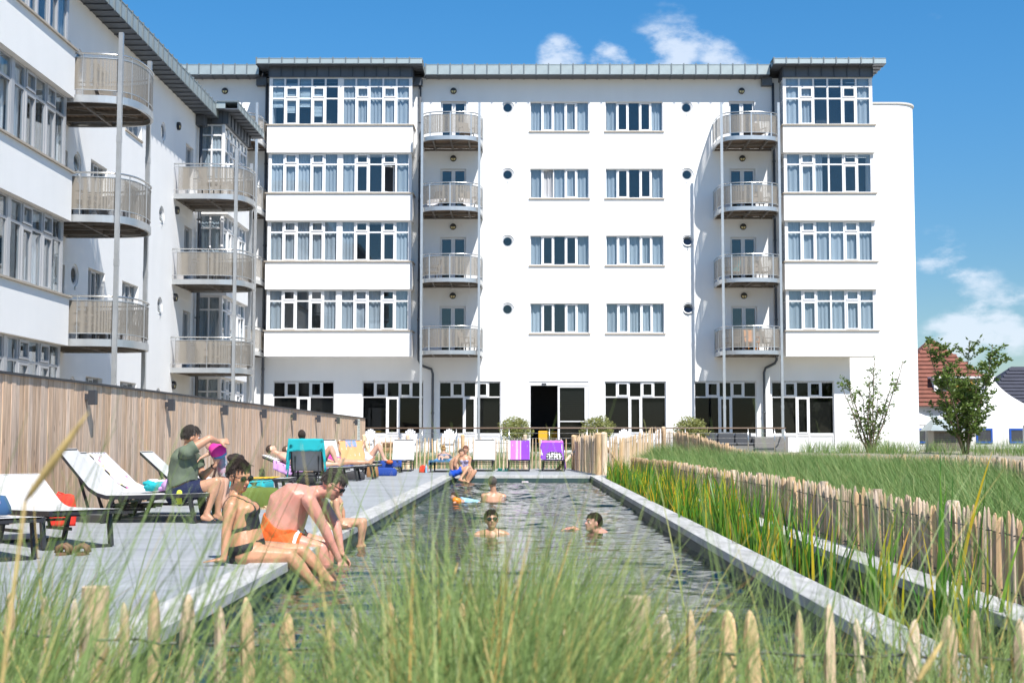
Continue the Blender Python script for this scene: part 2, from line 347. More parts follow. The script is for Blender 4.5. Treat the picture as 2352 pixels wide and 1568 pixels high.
def wall_holes(root, name, x0, x1, z0, z1, rects, circles=(), depth=0.2, m=None):
    """front wall face with openings and their reveals"""
    b = MB(); R = list(rects) + [(cx - r - .03, cx + r + .03, cz - r - .03, cz + r + .03) for cx, cz, r in circles]
    xs = sorted({x0, x1, *[v for r in R for v in r[:2]]}); zs = sorted({z0, z1, *[v for r in R for v in r[2:]]})
    xs = [x for x in xs if x0 <= x <= x1]; zs = [z for z in zs if z0 <= z <= z1]
    V = {}
    def vid(x, y, z):
        k = (round(x, 4), round(y, 4), round(z, 4))
        if k not in V: V[k] = len(b.v); b.v.append(k)
        return V[k]
    def face(*p): b.f.append(tuple(vid(*q) for q in p)); b.mi.append(0)
    for i in range(len(xs) - 1):
        for j in range(len(zs) - 1):
            cx = (xs[i] + xs[i + 1]) / 2; cz = (zs[j] + zs[j + 1]) / 2
            if any(r[0] < cx < r[1] and r[2] < cz < r[3] for r in R): continue
            face((xs[i], 0, zs[j]), (xs[i + 1], 0, zs[j]), (xs[i + 1], 0, zs[j + 1]), (xs[i], 0, zs[j + 1]))
    for a, c, lo, hi in rects:
        face((a, 0, lo), (a, depth, lo), (a, depth, hi), (a, 0, hi)); face((c, 0, lo), (c, 0, hi), (c, depth, hi), (c, depth, lo))
        face((a, 0, hi), (a, depth, hi), (c, depth, hi), (c, 0, hi)); face((a, 0, lo), (c, 0, lo), (c, depth, lo), (a, depth, lo))
    n = 32
    for cx, cz, r in circles:
        q = r + .03
        for k in range(n):
            t0 = 2 * math.pi * k / n; t1 = 2 * math.pi * (k + 1) / n
            def sq(t):
                x, z = math.cos(t), math.sin(t); s = q / max(abs(x), abs(z)); return (cx + x * s, 0, cz + z * s)
            def ci(t, y): return (cx + math.cos(t) * r, y, cz + math.sin(t) * r)
            face(ci(t0, 0), sq(t0), sq(t1), ci(t1, 0)); face(ci(t0, 0), ci(t1, 0), ci(t1, depth), ci(t0, depth))
    me = bpy.data.meshes.new(name); me.from_pydata(b.v, [], b.f); me.materials.append(m or M_wall); me.update()
    return obj(name, me, root)
def round_window(root, cx, cz, r, tilt=0.0):
    n = 28; b = MB()
    def ring(rr, y): return [(math.cos(2 * math.pi * k / n) * rr, y, math.sin(2 * math.pi * k / n) * rr) for k in range(n)]
    b.loft([ring(r * .99, .10), ring(r * .99, .03), ring(r * .8, .03), ring(r * .8, .10)], cap=False)
    w = b.build('round_window', M_frame, root, loc=(cx, 0, cz))
    b = MB(); b.loft([ring(r * .8, 0.02), ring(r * .8, -.02), ring(r * .64, -.02), ring(r * .64, .02)], cap=False)
    s = b.build('sash', mat('sash_grey', (.42, .44, .46), .4), w, loc=(0, .06, 0), rot=(tilt, 0, 0))
    b = MB(); b.add(ring(r * .66, 0), [tuple(range(n))]); b.add(ring(r * .66, .006), [tuple(range(n))[::-1]]); p = b.build('pane', M_glass, w, loc=(0, .06, 0), rot=(tilt, 0, 0))
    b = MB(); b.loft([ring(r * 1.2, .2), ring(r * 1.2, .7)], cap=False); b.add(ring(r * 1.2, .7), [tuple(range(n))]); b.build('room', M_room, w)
    b = MB(); b.box((-.012, -.03, -r * 1.28), (.012, .0, -r * .98)); b.build('drip_spout', M_alu, w)
    return w
def lamp_mesh():
    b = MB(); n = 18
    def ring(rr, y): return [(math.cos(2 * math.pi * k / n) * rr, y, math.sin(2 * math.pi * k / n) * rr) for k in range(n)]
    b.loft([ring(.135, 0), ring(.135, -.07), ring(.115, -.09), ring(.105, -.085)], cap=False); b.mi = [0] * len(b.f)
    b.box((-.012, -.105, -.12), (.012, -.07, .03)); b.cur = 0
    up = [(math.cos(math.pi * k / 10) * .12, math.sin(math.pi * k / 10) * .12) for k in range(11)]; b.prism(up, -.1, -.06, 'y')
    return b.mesh('lamp', M_darkmetal), n
ME_LAMP, _n = lamp_mesh()
M_lampglass = mat('lamp_glass', (0.72, 0.60, 0.30), 0.3)
def glass_disc():
    b = MB(); n = 18
    b.ell((0, -.07, 0), (.11, .03, .11), None, 16, 8); return b.mesh('lamp_glass', M_lampglass, smooth=True)
ME_LG = glass_disc()
def wall_lamp(root, x, z):
    l = obj('wall_lamp', ME_LAMP, root, (x, -.003, z)); obj('lamp_glass', ME_LG, l)
def balcony_plan(k=1.0):
    half = [(1.3, 0), (1.325, .6), (1.31, 1.2), (1.24, 1.72), (1.07, 2.1), (.75, 2.3), (.4, 2.38), (0, 2.41)]
    p = smooth_path([Vector((x, y, 0)) for x, y in half], 3)
    pts = [(v.x * k, v.y) for v in p]; return pts + [(-x, y) for x, y in pts[-2::-1]]
def build_balcony_meshes():
    P = balcony_plan(); M = {}
    b = MB(); n = len(P)
    # rim: C-section following the plan
    def off(d): return balcony_plan_off(P, d)
    O = off(0.0); I = off(-.07)
    b.loft([[(x, -y, z) for x, y in Q] for Q, z in ((I, -.17), (O, -.17), (O, 0.0), (I, 0.0))], closed=False)
    M['balcony'] = b.mesh('balcony', M_alu, smooth=False)
    b = MB(); Q = off(-.065); nb = 16
    for i in range(nb):            # boards running along the wall
        y0 = .02 + i * 2.33 / nb; y1 = y0 + 2.33 / nb - .012
        def wx(y):
            best = 0
            for (x, yy), (x2, yy2) in zip(Q[:len(Q) // 2], Q[1:len(Q) // 2 + 1]):
                if yy <= y <= yy2: best = lerp(x, x2, (y - yy) / max(1e-6, yy2 - yy))
            return best
        a = wx(y0); c = wx(y1)
        if a < .05: continue
        b.add([(-a, -y0, -.05), (a, -y0, -.05), (c, -y1, -.05), (-c, -y1, -.05), (-a, -y0, -.02), (a, -y0, -.02), (c, -y1, -.02), (-c, -y1, -.02)],
              [(0, 1, 2, 3), (7, 6, 5, 4), (0, 4, 5, 1), (1, 5, 6, 2), (2, 6, 7, 3), (3, 7, 4, 0)])
    M['floor_boards'] = b.mesh('floor_boards', M_wood_under)
    b = MB()
    for x in (-.75, 0, .75): b.bar((x, 0, -.11), (x, -2.2 + abs(x) * .2, -.11), .06, .10)
    for y in (.05, 1.1): b.bar((-1.25, -y, -.115), (1.25, -y, -.115), .06, .08)
    b.bar((-1.0, -.1, -.14), (.4, -2.0, -.14), .04, .03)
    M['joists'] = b.mesh('joists', mat('joist_steel', (.20, .18, .16), .6, metal=.4))
    b = MB(); R = off(-.02)
    b.tube([(x, -y, 1.0) for x, y in R], .024, 7)
    M['handrail'] = b.mesh('handrail', M_rail, smooth=True)
    b = MB(); b.tube([(x, -y, .90) for x, y in R], .014, 5); b.tube([(x, -y, .13) for x, y in R], .014, 5)
    for i in (1, 6, 14, len(R) // 2, len(R) - 15, len(R) - 7, len(R) - 2): x, y = R[i]; b.bar((x, -y, -.02), (x, -y, 1.0), .05, .014, (0, 1, 0))
    M['rail_frame'] = b.mesh('rail_frame', M_alu)
    cuts = [1, 7, len(R) // 2, len(R) - 8, len(R) - 2]
    for a, c in zip(cuts[:-1], cuts[1:]):
        b = MB(); seg = R[a:c + 1]; b.loft([[(x, -y, z) for x, y in seg] for z in (.13, .89)], closed=False); M.setdefault('mesh_panel', []).append(b.mesh('mesh_panel', M_perf, smooth=True))
    return M
def balcony_plan_off(P, d):
    out = []
    for i, (x, y) in enumerate(P):
        a = Vector((*P[max(i - 1, 0)], 0)); c = Vector((*P[min(i + 1, len(P) - 1)], 0)); t = (c - a).normalized(); nrm = Vector((t.y, -t.x, 0))
        # outward normal for a path running from +x round the front to -x
        v = Vector((x, y, 0)) + Vector((t.y, -t.x, 0)) * d * 1.0
        out.append((v.x, max(0, v.y)))
    return out
BM = build_balcony_meshes()
def balcony(root, x, z):
    o = obj('balcony', BM['balcony'], root, (x, 0, z))
    for k in ('floor_boards', 'joists', 'handrail', 'rail_frame'): obj(k, BM[k], o)
    for m in BM['mesh_panel']: obj('mesh_panel', m, o)
    return o
def post(root, x, y, z0, z1, s=.1):
    b = MB(); b.box((x - s / 2, y - s / 2, z0), (x + s / 2, y + s / 2, z1))
    z = z0 + 2.4
    while z < z1 - .3: b.box((x - s / 2 - .006, y - s / 2 - .006, z), (x + s / 2 + .006, y + s / 2 + .006, z + .16)); z += 2.93
    return b.build('balcony_post', M_alu, root)
def downpipe(root, pts, r=.055):
    b = MB(); b.tube(pts, r, 8)
    for i in range(len(pts) - 1):
        a = Vector(pts[i]); c = Vector(pts[i + 1])
        if abs(a.z - c.z) > 2:
            k = int(abs(a.z - c.z) / 1.6)
            for j in range(1, k): p = a.lerp(c, j / k); b.tube([p + Vector((0, 0, -.03)), p + Vector((0, 0, .03))], r * 1.3, 8); b.bar(p, p + Vector((0, .12, 0)), .03, .03)
    return b.build('downpipe', M_zincd, root, smooth=True)
def eave_panel_mesh(w, over, h, name='eave_panel'):
    b = MB()   # fascia sheet, drip edge, soffit sheet and raised seams, x 0..w, fascia at y=-over
    b.box((0.004, -over, 0.02), (w - .004, -over + .02, h)); b.box((0.004, -over - .015, h), (w - .004, .3, h + .02))
    b.cur = 1
    b.box((0.004, -over + .012, 0.0), (w - .004, 0.0, .018)); b.box((-.018, -over + .005, -.03), (.018, -.005, 0.001))
    b.cur = 0
    b.cur = 2; b.box((-.024, -over - .032, -.012), (.024, -over + .005, h + .06)); b.box((-.02, -over, h + .02), (.02, .3, h + .06))
    return b.mesh(name, [M_zinc, M_zincd, mat('zinc_seam', (.17, .20, .215), .5, metal=.3)])
def eave(roof, x0, x1, y, z, over, h, pitch=.53):
    n = max(1, round((x1 - x0) / pitch)); w = (x1 - x0) / n; me = eave_panel_mesh(w, over, h)
    for i in range(n): obj('eave_panel', me, roof, (x0 + i * w, y, z))
def eave_side(roof, x, y0, y1, z, over, h, sgn):
    n = max(1, round(abs(y1 - y0) / .53)); w = abs(y1 - y0) / n; me = eave_panel_mesh(w, over, h)
    for i in range(n):   # sgn +1: faces +x ; -1: faces -x
        if sgn > 0: obj('eave_panel', me, roof, (x, min(y0, y1) + i * w, z), (0, 0, math.pi / 2))
        else: obj('eave_panel', me, roof, (x, max(y0, y1) - i * w, z), (0, 0, -math.pi / 2))
# ================================================================ MAIN BLOCK
YF = 57.0
HOT = empty('hotel_building', (0, YF, 0), 0, label='white five-storey hotel block with rounded tower, facing the pool end', cat='building')
SILL = [5.51, 8.45, 11.38, 14.33]
rects = []; circ = []
for zs in SILL:
    rects += [(0.26, 2.80, zs, zs + 1.29), (3.54, 6.03, zs, zs + 1.29)]
    circ += [(-.72, zs + 1.03, .29), (7.07, zs + 1.03, .29)]
DOORX = (-13.05, -3.08, 9.48)
RIM = [4.62, 7.62, 10.61, 13.59]
for xd in DOORX:
    for zr in RIM: rects.append((xd - .56, xd + .56, zr + .02, zr + 2.05))
GF = [(-10.79, -8.16), (-6.96, -4.31), (-3.66, -1.01), (3.45, 6.09), (7.30, 9.97), (10.62, 13.30)]
ZT = 0.40
for a, c in GF: rects.append((a, c, ZT + .02, 3.44))
rects.append((0.21, 2.76, ZT + .02, 3.44))
wall_holes(HOT, 'wall', -19, 14.0, -.3, 16.66, rects, circ, .2)
b = MB(); b.box((-19, .95, -.3), (-18.9, 9, 16.6)); b.box((-19, 9, -.3), (16.5, 9.2, 16.6)); b.box((13.9, 0.004, -.3), (14.0, 2.7, 16.62)); b.build('side_wall', M_wall, HOT)
b = MB(); b.box((-19.3, .3, 16.7), (14.3, 9.4, 17.06)); RF = b.build('roof', M_zincd, HOT)
cur_cycle = ['ccccc', 'coooc', 'ccccc', 'coooc', 'coooc', 'ccccc', 'coocc', 'ccccc']
ci = 0
for k, zs in enumerate(SILL[::-1]):
    for (a, c) in ((0.26, 2.80), (3.54, 6.03)):
        op = {(0, 1)} if (k == 1 and a < 1) else (set())
        window(HOT, a, c, zs, zs + 1.29, .10, [1] * 5, [1], {(0, 1), (0, 3)}, op, cur_cycle[ci], mw=.05, sill_out=.05); ci += 1
for i, zs in enumerate(SILL):
    round_window(HOT, -.72, zs + 1.03, .29, 0.0); round_window(HOT, 7.07, zs + 1.03, .29, (-.5, -.42, 0, 0)[i])
for xd in DOORX:
    for i, zr in enumerate(RIM):
        window(HOT, xd - .56, xd + .56, zr + .02, zr + 2.05, .12, [1, 1], [1], {(0, 0), (0, 1)}, (), '', sill=False, mw=.05, name='balcony_door')
        wall_lamp(HOT, xd + .0, zr + 2.50)
        balcony(HOT, xd if xd > -10 else -12.42, zr)
    xb = xd if xd > -10 else -12.42
    for s in (-1, 1): post(HOT, xb + s * 1.2, -2.06, ZT - .6, 15.05)
# ground floor windows
for i, (a, c) in enumerate(GF):
    lowm = [(0, 1), (2, 2), (3, 4)]
    bl = {(0, q) for q in range(5)} | {(1, 0), (1, 2), (1, 3)}
    if i == 1: bl = set()
    w = window(HOT, a, c, 1.17, 3.42, .08, [1] * 5, [.66, 1.6], {(0, 1), (0, 3), (1, 2)}, (), '', sill=False, glass='d', blind=bl, merge={1: lowm}, mw=.065, room=2.2)
    b = MB(); b.box((a, .10, ZT), (c, .16, 1.165)); pn = b.build('apron_panel', M_frame, HOT)
    b = MB(); sash(b, a, c, ZT, 1.165, .07, .07, .105)
    for q in (2, 3): b.box((a + (c - a) * q / 5 - .035, .072, ZT + .08), (a + (c - a) * q / 5 + .035, .104, 1.09))
    b.build('panel_frame', M_frame, pn)
# restaurant furniture glimpsed through the clear ground-floor window and the door
# sliding entrance
b = MB(); b.box((.21, .04, 3.26), (2.76, .18, 3.44)); b.box((.21, .05, ZT), (.27, .18, 3.26)); b.box((2.68, .05, ZT), (2.76, .18, 3.26))
ED = b.build('entrance_door', M_frame, HOT)
b = MB(); sash(b, 1.44, 2.68, ZT + .01, 3.255, .085, .06, .11); b.box((1.525, .063, 1.70), (2.595, .107, 1.74)); b.build('door_leaf', M_frame, ED)
obj('pane', ME_PANED, ED, (1.5, .08, ZT + .06), None, (1.12, .008, 2.75)); obj('blind', ME_BLIND, ED, (1.5, .16, ZT + .06), None, (1.12, 1, 2.75))
b = MB(); b.box((.75, .025, 3.28), (.95, .045, 3.35)); b.build('sensor', M_darkmetal, ED)
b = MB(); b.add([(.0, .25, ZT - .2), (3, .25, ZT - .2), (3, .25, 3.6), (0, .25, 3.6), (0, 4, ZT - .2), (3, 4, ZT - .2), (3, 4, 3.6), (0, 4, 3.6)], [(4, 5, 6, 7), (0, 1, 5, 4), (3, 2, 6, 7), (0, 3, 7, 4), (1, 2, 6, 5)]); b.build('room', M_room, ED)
# ---- bays
def bay(root, x0, x1, sills, zbot, cols, patterns, d=1.04, side_l=True, side_r=True, fm=None, winh=1.78, toph=2.12, mid=True, casecols=(1, 3), nb=None):
    """projecting bay: rendered bands, ribbon windows above each band, zinc head and own roof"""
    fm = fm or M_frame
    tops = []
    for i, zs in enumerate(sills):
        lo = zbot if i == 0 else sills[i - 1] + winh
        b = MB(); b.box((x0, -d, lo), (x1, -.002, zs)); b.build('bay_band', M_wall, root)
        b = MB(); b.box((x0 - .05, -d - .06, zs), (x1 + .05, -.004, zs + .045)); b.build('sill', M_stone, root)
        h = toph if i == len(sills) - 1 else winh
        rows = [.55, .75, 1.65] if i == len(sills) - 1 else [.62, 1.6]
        z0, z1 = zs + .047, zs + h - .002; fr = -d + .16
        nr = len(rows); inset = .14
        mids = [(x0 + inset, x1 - inset)] if not mid else [(x0 + inset, (x0 + x1) / 2 - .08), ((x0 + x1) / 2 + .08, x1 - inset)]
        for j, (a, c) in enumerate(mids):
            pat = patterns[i][j]
            case = {(r, q) for r in range(1 if nr == 3 else 0, nr) for q in casecols}
            op = {(nr - 1, 3)} if pat.endswith('!') else set()
            window(root, a, c, z0, z1, fr, [1] * cols, rows, case, op, pat.rstrip('!'), fm=fm, sill=False, room=0, mw=.075, curt_y=.14)
        if mid: b = MB(); b.box(((x0 + x1) / 2 - .078, fr - .01, z0), ((x0 + x1) / 2 + .078, fr + .1, z1)); b.build('middle_post', fm, root)
        for xx in (x0 + .05, x1 - .05 - .088): b = MB(); b.box((xx, fr - .006, z0), (xx + .088, fr + .082, z1)); b.build('corner_post', fm, root)
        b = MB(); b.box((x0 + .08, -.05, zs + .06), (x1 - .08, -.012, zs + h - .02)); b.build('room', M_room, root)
        for sd, on in ((x0 + .09, side_l), (x1 - .13, side_r)):
            if not on: continue
            s = MB(); ys = [fr + .09, (fr + .09 - .03) / 2, -.03]; xx = sd
            s.box((xx, ys[0], z0), (xx + .05, ys[2], z0 + .06)); s.box((xx, ys[0], z1 - .06), (xx + .05, ys[2], z1))
            for yv in ys: s.box((xx - .003, yv - .03, z0), (xx + .053, yv + .03, z1))
            hh = z1 - z0; cum = 0
            for r in rows[:-1]:
                cum += r / sum(rows); s.box((xx - .001, ys[0], z1 - cum * hh - .03), (xx + .051, ys[2], z1 - cum * hh + .03))
            sw = s.build('side_window', fm, root)
            for q in range(2): obj('pane', ME_PANE, sw, (xx + .02, ys[q] + .03, z0 + .06), None, (.008, ys[q + 1] - ys[q] - .06, hh - .12))
            for q in range(2): obj('curtain', random.choice(ME_CURT), sw, (xx + (.09 if sd < (x0 + x1) / 2 else -.05), ys[q] + .03, z0 + .03), (0, 0, math.pi / 2), (abs(ys[q + 1] - ys[q]) - .06, .7, hh - .06))
    zt = sills[-1] + toph
    # zinc head with seams
    hd = MB(); hd.box((x0 + .03, -d + .06, zt), (x1 - .03, -.004, zt + .44)); hb = hd.build('zinc_head', M_zincd, root)
    n = round((x1 - x0) / .53); sm = MB(); sm.box((-.02, -.03, 0), (.02, .01, .44)); me = sm.mesh('seam', mat('seam_dark', (.06, .07, .085), .5, metal=.3))
    for i in range(n + 1): obj('seam', me, hb, (x0 + .05 + i * (x1 - x0 - .1) / n, -d + .058, zt + .002))
    for i in range(1, 3):
        for xx in (x0 + .03, x1 - .03): obj('seam', me, hb, (xx, -i * .4, zt + .002), (0, 0, math.pi / 2))
    zr = zt + .44; ov = .42
    r = MB(); r.box((x0 + .02, -d + .07, zr + .05), (x1 - .02, .6, zr + .24)); rf = r.build('bay_roof', M_zincd, root)
    eave(rf, x0 - ov, x1 + ov, -d + .05, zr, .45, .23)
    eave_side(rf, x0 + .02, -d + .05, .55, zr + .004, ov, .225, -1); eave_side(rf, x1 - .02, -d + .05, .55, zr + .004, ov, .225, 1)
    return rf
bay(HOT, -10.99, -4.76, SILL, 4.45, 5, [('coooc', 'cccoc'), ('ccccc', 'coooc'), ('ccccc', 'cooo!'.replace('!', 'c!')), ('bbbbo!'.replace('!', ''), 'ccccc')], winh=1.78)
bay(HOT, 11.06, 15.0, SILL, 4.45, 6, [('cccccc',), ('cccccc',), ('cclooo',), ('ccoooc',)], mid=False, casecols=(1, 4))
eave(RF, -4.25, 10.60, 0, 16.62, .7, .44)
eave(RF, -19.2, -11.45, 0, 16.62, .7, .44)
for xx in (-4.65, 10.55, -11.42):
    b = MB(); b.box((xx - .22, -.30, 16.28), (xx + .22, -.004, 16.618)); b.build('gutter_box', M_zincd, RF)
downpipe(HOT, [(-4.53, -.14, 16.4), (-4.53, -.14, 4.35), (-4.40, -.14, 4.1), (-3.98, -.14, 3.95), (-3.92, -.14, 3.75), (-3.92, -.14, ZT)])
downpipe(HOT, [(10.83, -.14, 16.4), (10.83, -.14, 4.35), (10.75, -.14, 4.2), (10.35, -.14, 4.0), (10.28, -.14, 3.8), (10.28, -.14, ZT)])
downpipe(HOT, [(-11.2, -.14, 16.4), (-11.2, -.14, ZT)], .06)
# ---- rounded stair tower set back at the right end
b = MB(); r = 1.0; xr = 17.95; yb = 2.6
pl = [(13.95, yb)] + [(xr - r + r * math.sin(t * math.pi / 24), yb + r - r * math.cos(t * math.pi / 24)) for t in range(13)] + [(xr, 10), (13.95, 10)]
b.prism(pl, -.3, 16.18); tw = b.build('stair_tower', M_wall, HOT)
b = MB(); cx = 15.9; b.prism([(x + (.05 if x > 16 else 0) * 1, y - .05 if y < 5 else y) for x, y in pl], 16.182, 16.26); b.build('coping', mat('pale_coping', (.6, .58, .54), .7), tw)
# ================================================================ SIDE WING (local x = depth away from the camera, outwards = towards the pool)
WNG = empty('hotel_wing', (-11.63, 0, 0), math.pi / 2, label='white four-storey side wing of the hotel behind the timber fence', cat='building')
WS = [1.34, 4.25, 7.18, 10.10]; WR = [.40, 3.31, 6.23, 9.08]; WTOP = 12.44
wr = []; wc = []
BALC = (22.1, 32.15, 44.85)
for xb in BALC:
    for zr in WR: wr.append((xb + .2, xb + 1.25, zr + .02, zr + 2.05))
SM = [(35.2, 36.6), (38.2, 39.8)]
for k, z in enumerate(WS[:-1]):
    for (a, c) in SM: wr.append((a, c, z - .2 + .3, z + 1.3))
    wc += [(34.15, z + .95, .30), (42.2, z + .95, .30)]
wc += [(34.15, WS[3] + .75, .30), (42.2, WS[3] + .75, .30)]
for (a, c) in SM: wr.append((a, c, WS[3] - .1, WS[3] + 1.1))
wall_holes(WNG, 'wall', 6, 51.3, -.3, WTOP + .05, wr, wc, .22)
b = MB(); b.box((51.2, .004, -.3), (51.3, 10, WTOP)); b.box((6, 9.9, -.3), (51.2, 10, WTOP)); b.build('side_wall', M_wall, WNG)
b = MB(); b.box((5.7, .3, WTOP + .1), (51.5, 10.2, WTOP + .4)); WRF = b.build('roof', M_zincd, WNG)
eave(WRF, 5.8, 46.95, 0, WTOP - .02, .66, .44)
for xb in BALC:
    for zr in WR:
        window(WNG, xb + .2, xb + 1.25, zr + .02, zr + 2.05, .12, [1, 1], [1], {(0, 0), (0, 1)}, (), '', fm=M_framed, sill=False, mw=.05, name='balcony_door')
        if zr > 1: balcony(WNG, xb, zr)
        if xb > 40: wall_lamp(WNG, xb - .95, zr + 2.35)
    for s in (-1, 1): post(WNG, xb + s * 1.2, -2.06, -.3, WR[-1] + 1.52)
for k, z in enumerate(WS):
    for j, (a, c) in enumerate(SM):
        zz = (z + .1, z + 1.3) if k < 3 else (z - .1, z + 1.1)
        window(WNG, a, c, zz[0], zz[1], .12, [1] * 3, [1], {(0, 1)}, (), ('ccc', 'coc')[(k + j) % 2], fm=M_framed, mw=.05)
for cx, cz, r in wc: round_window(WNG, cx, cz, r, random.choice((0, -.35, -.2)))
bay(WNG, 24.1, 30.75, WS, -.25, 5, [('coooc', 'cocoo'), ('cooco', 'oocoo'), ('coooc', 'coooo'), ('cccoc', 'ccooc')], fm=M_framed, winh=1.80, toph=2.14)
bay(WNG, 46.95, 50.9, WS, -.25, 6, [('cccccc',), ('cccccc',), ('cocccc',), ('cccccc',)], fm=M_frame, mid=False, casecols=(1, 4), winh=1.80, toph=2.14)
downpipe(WNG, [(46.55, -.14, 12.2), (46.55, -.14, 0)], .06)
b = MB(); b.box((46.3, -.3, 12.05), (46.8, -.004, 12.4)); b.build('gutter_box', M_zincd, WRF)
# ================================================================ balcony chairs
M_wick = mat('taupe_wicker', (.22, .19, .165), .8, var=.15, vscale=30)
M_dleg = mat('chair_leg_metal', (.06, .06, .06), .5)
def patio_chair():
    e = empty('balcony_chair')
    b = MB(); b.box((-.25, -.24, .38), (.25, .24, .43)); b.build('seat', M_wick, e, bevel=.01)
    b = MB(); b.loft([[(-.24, .22, .44), (.24, .22, .44), (.24, .25, .44), (-.24, .25, .44)], [(-.25, .30, .70), (.25, .30, .70), (.25, .33, .70), (-.25, .33, .70)], [(-.24, .37, .95), (.24, .37, .95), (.24, .395, .95), (-.24, .395, .95)]]); b.build('backrest', M_wick, e)
    for s in (-1, 1):
        for y in (-.21, .21): q = MB(); q.bar((s * .22, y, 0), (s * .22, y, .38), .03, .03, (0, 1, 0)); q.build('leg', M_dleg, e)
        q = MB(); q.bar((s * .26, -.2, .62), (s * .26, .27, .64), .045, .03); q.bar((s * .26, -.2, .41), (s * .26, -.2, .62), .03, .03, (0, 1, 0)); q.build('armrest', M_wick, e)
    return e
CH0 = patio_chair()
def on_wing(u, out, z): return Vector((-11.63 + out, u, z))
chairs = []
for (x, i, rz) in ((-2.45, 3, .5), (-3.75, 2, -.4), (-2.4, 2, .4), (-3.9, 1, -1.2), (-2.4, 0, 1.1), (10.0, 3, .3), (9.1, 2, -.2), (10.1, 2, .35), (9.0, 1, -1.0), (10.05, 1, .4), (8.8, 0, -.9), (10.2, 0, .5)):
    chairs.append((Vector((x, YF - 1.05, RIM[i] - .01)), rz, ('first', 'second', 'third', 'fourth')[i], 'left' if x < 0 else 'right'))
CL = {0: 'lowest', 1: 'second lowest', 2: 'second highest', 3: 'top'}
fin = False
def chair(loc, rz, label, group):
    global fin
    if not fin: fin = True; CH0.location = loc; CH0.rotation_euler = (0, 0, rz); tag(CH0, label=label, cat='chair', group=group); return CH0
    return dup(CH0, None, loc, rz, label=label, cat='chair', group=group)
for (x, i, rz) in ((-2.45, 3, .5), (-3.75, 2, -.4), (-2.4, 2, .4), (-3.9, 1, -1.2), (-2.4, 0, 1.1)):
    chair(Vector((x, YF - 1.05, RIM[i] - .015)), rz, 'taupe wicker chair on the %s balcony beside the wide double bay' % CL[i], 'chairs on the balconies by the wide bay, %s floor' % CL[i])
for (x, i, rz) in ((10.0, 3, .3), (9.1, 2, -.2), (10.1, 2, .35), (10.05, 1, .4), (8.75, 0, -.9), (10.2, 0, .5)):
    chair(Vector((x, YF - 1.05, RIM[i] - .015)), rz, 'taupe wicker chair on the %s balcony next to the stair tower bay' % CL[i], 'chairs on the balconies by the tower bay, %s floor' % CL[i])
for (u, i, rz) in ((31.3, 1, 1.2), (33.0, 1, 2.2), (31.4, 2, 1.3), (33.0, 3, 2.0), (44.1, 1, 1.1), (45.5, 2, 2.1), (44.0, 3, 1.3)):
    far = u > 40
    chair(on_wing(u, 1.15, WR[i] - .015), rz, 'wicker chair behind perforated sheet on the wing\'s %s %s balcony' % ({1: 'lower', 2: 'middle', 3: 'upper'}[i], 'corner' if far else 'near'), 'chairs on wing balconies %d%d' % (i, far))
def recolour(o, m, part=None):
    for c in o.children:
        if c.data and (part is None or c.name.split('.')[0] in part):
            c.data = c.data.copy(); c.data.materials.clear(); c.data.materials.append(m)
o = dup(CH0, None, Vector((9.55, YF - 1.5, RIM[0] - .015)), .15, label='orange wooden chair on the lowest balcony by the stair tower bay', cat='chair'); recolour(o, mat('orange_wood', (.55, .22, .05), .5))
o = dup(CH0, None, Vector((8.75, YF - 1.1, RIM[1] - .015)), -.9, label='chair with a turquoise back on the balcony next to the stair tower', cat='chair'); recolour(o, mat('turq_cloth', (.03, .42, .45), .8), ('backrest',))
M_towelw = mat('white_towel', (.78, .76, .78), .95)
for x, rz in ((-3.72, -.4), (-2.42, .4)):
    b = MB(); b.loft([[(-.3, y, z) for y, z in ((-.32, .25), (-.3, .46), (0, .45), (.2, .46), (.24, .6))], [(0, y, z) for y, z in ((-.34, .2), (-.32, .48), (0, .47), (.2, .49), (.25, .62))], [(.3, y, z) for y, z in ((-.31, .3), (-.3, .47), (0, .44), (.2, .47), (.23, .58))]], closed=False)
    b.build('towel', M_towelw, None, loc=(x, YF - 1.05, RIM[2] - .005), rot=(0, 0, rz), smooth=True, label='white towel drying over a wicker balcony chair', cat='towel', group='white towels on the balcony chairs')
# ================================================================ SETTING
XL, XR = -1.89, 1.76; YN, YP = 4.8, 35.5; ZW = -.17       # pool sides, ends, water level
def sm(a, b, x): t = min(1, max(0, (x - a) / (b - a))); return t * t * (3 - 2 * t)
def ground_h(x, y):
    if XL - .0 < x < 2.95 and YN < y < YP: return -1.7
    if y < YN: return .10 + .05 * math.sin(x * 1.7) - .05 * sm(3.5, YN, y)
    h = -.22
    if x > 3.0:
        d = sm(3.0, 6.0, x); h = -.04 + .17 * d + .04 * math.sin(x * .9 + y * .35) * d
        h += .30 * sm(36, 44, y) * sm(3.0, 4.5, x)
        if y > 46 or x > 10: h = max(h, .30)
    if y > 43.6: h = max(h, lerp(-.22, .30, sm(43.6, 46.5, y)))
    if x < -6.2: h = -.22 if y < 50 else .3
    return h
def axis(brk, dens):
    out = []
    for (a, c, s) in dens:
        n = max(1, round((c - a) / s)); out += [a + (c - a) * i / n for i in range(n)]
    out.append(dens[-1][1]); return sorted(set([round(v, 4) for v in out + brk]))
gx = axis([XL - .001, XL + .02, 2.93, 2.96, 3.0, -6.2], [(-900, -60, 120), (-60, -6.2, 6), (-6.2, 2.9, .6), (2.9, 12, .45), (12, 40, 4), (40, 900, 120)])
gy = axis([YN - .001, YN + .02, YP - .02, YP + .001], [(-300, -6, 60), (-6, 4.8, .6), (4.8, 47, .8), (47, 100, 6), (100, 1400, 200)])
gv = [(x, y, ground_h(x, y)) for y in gy for x in gx]; nx = len(gx)
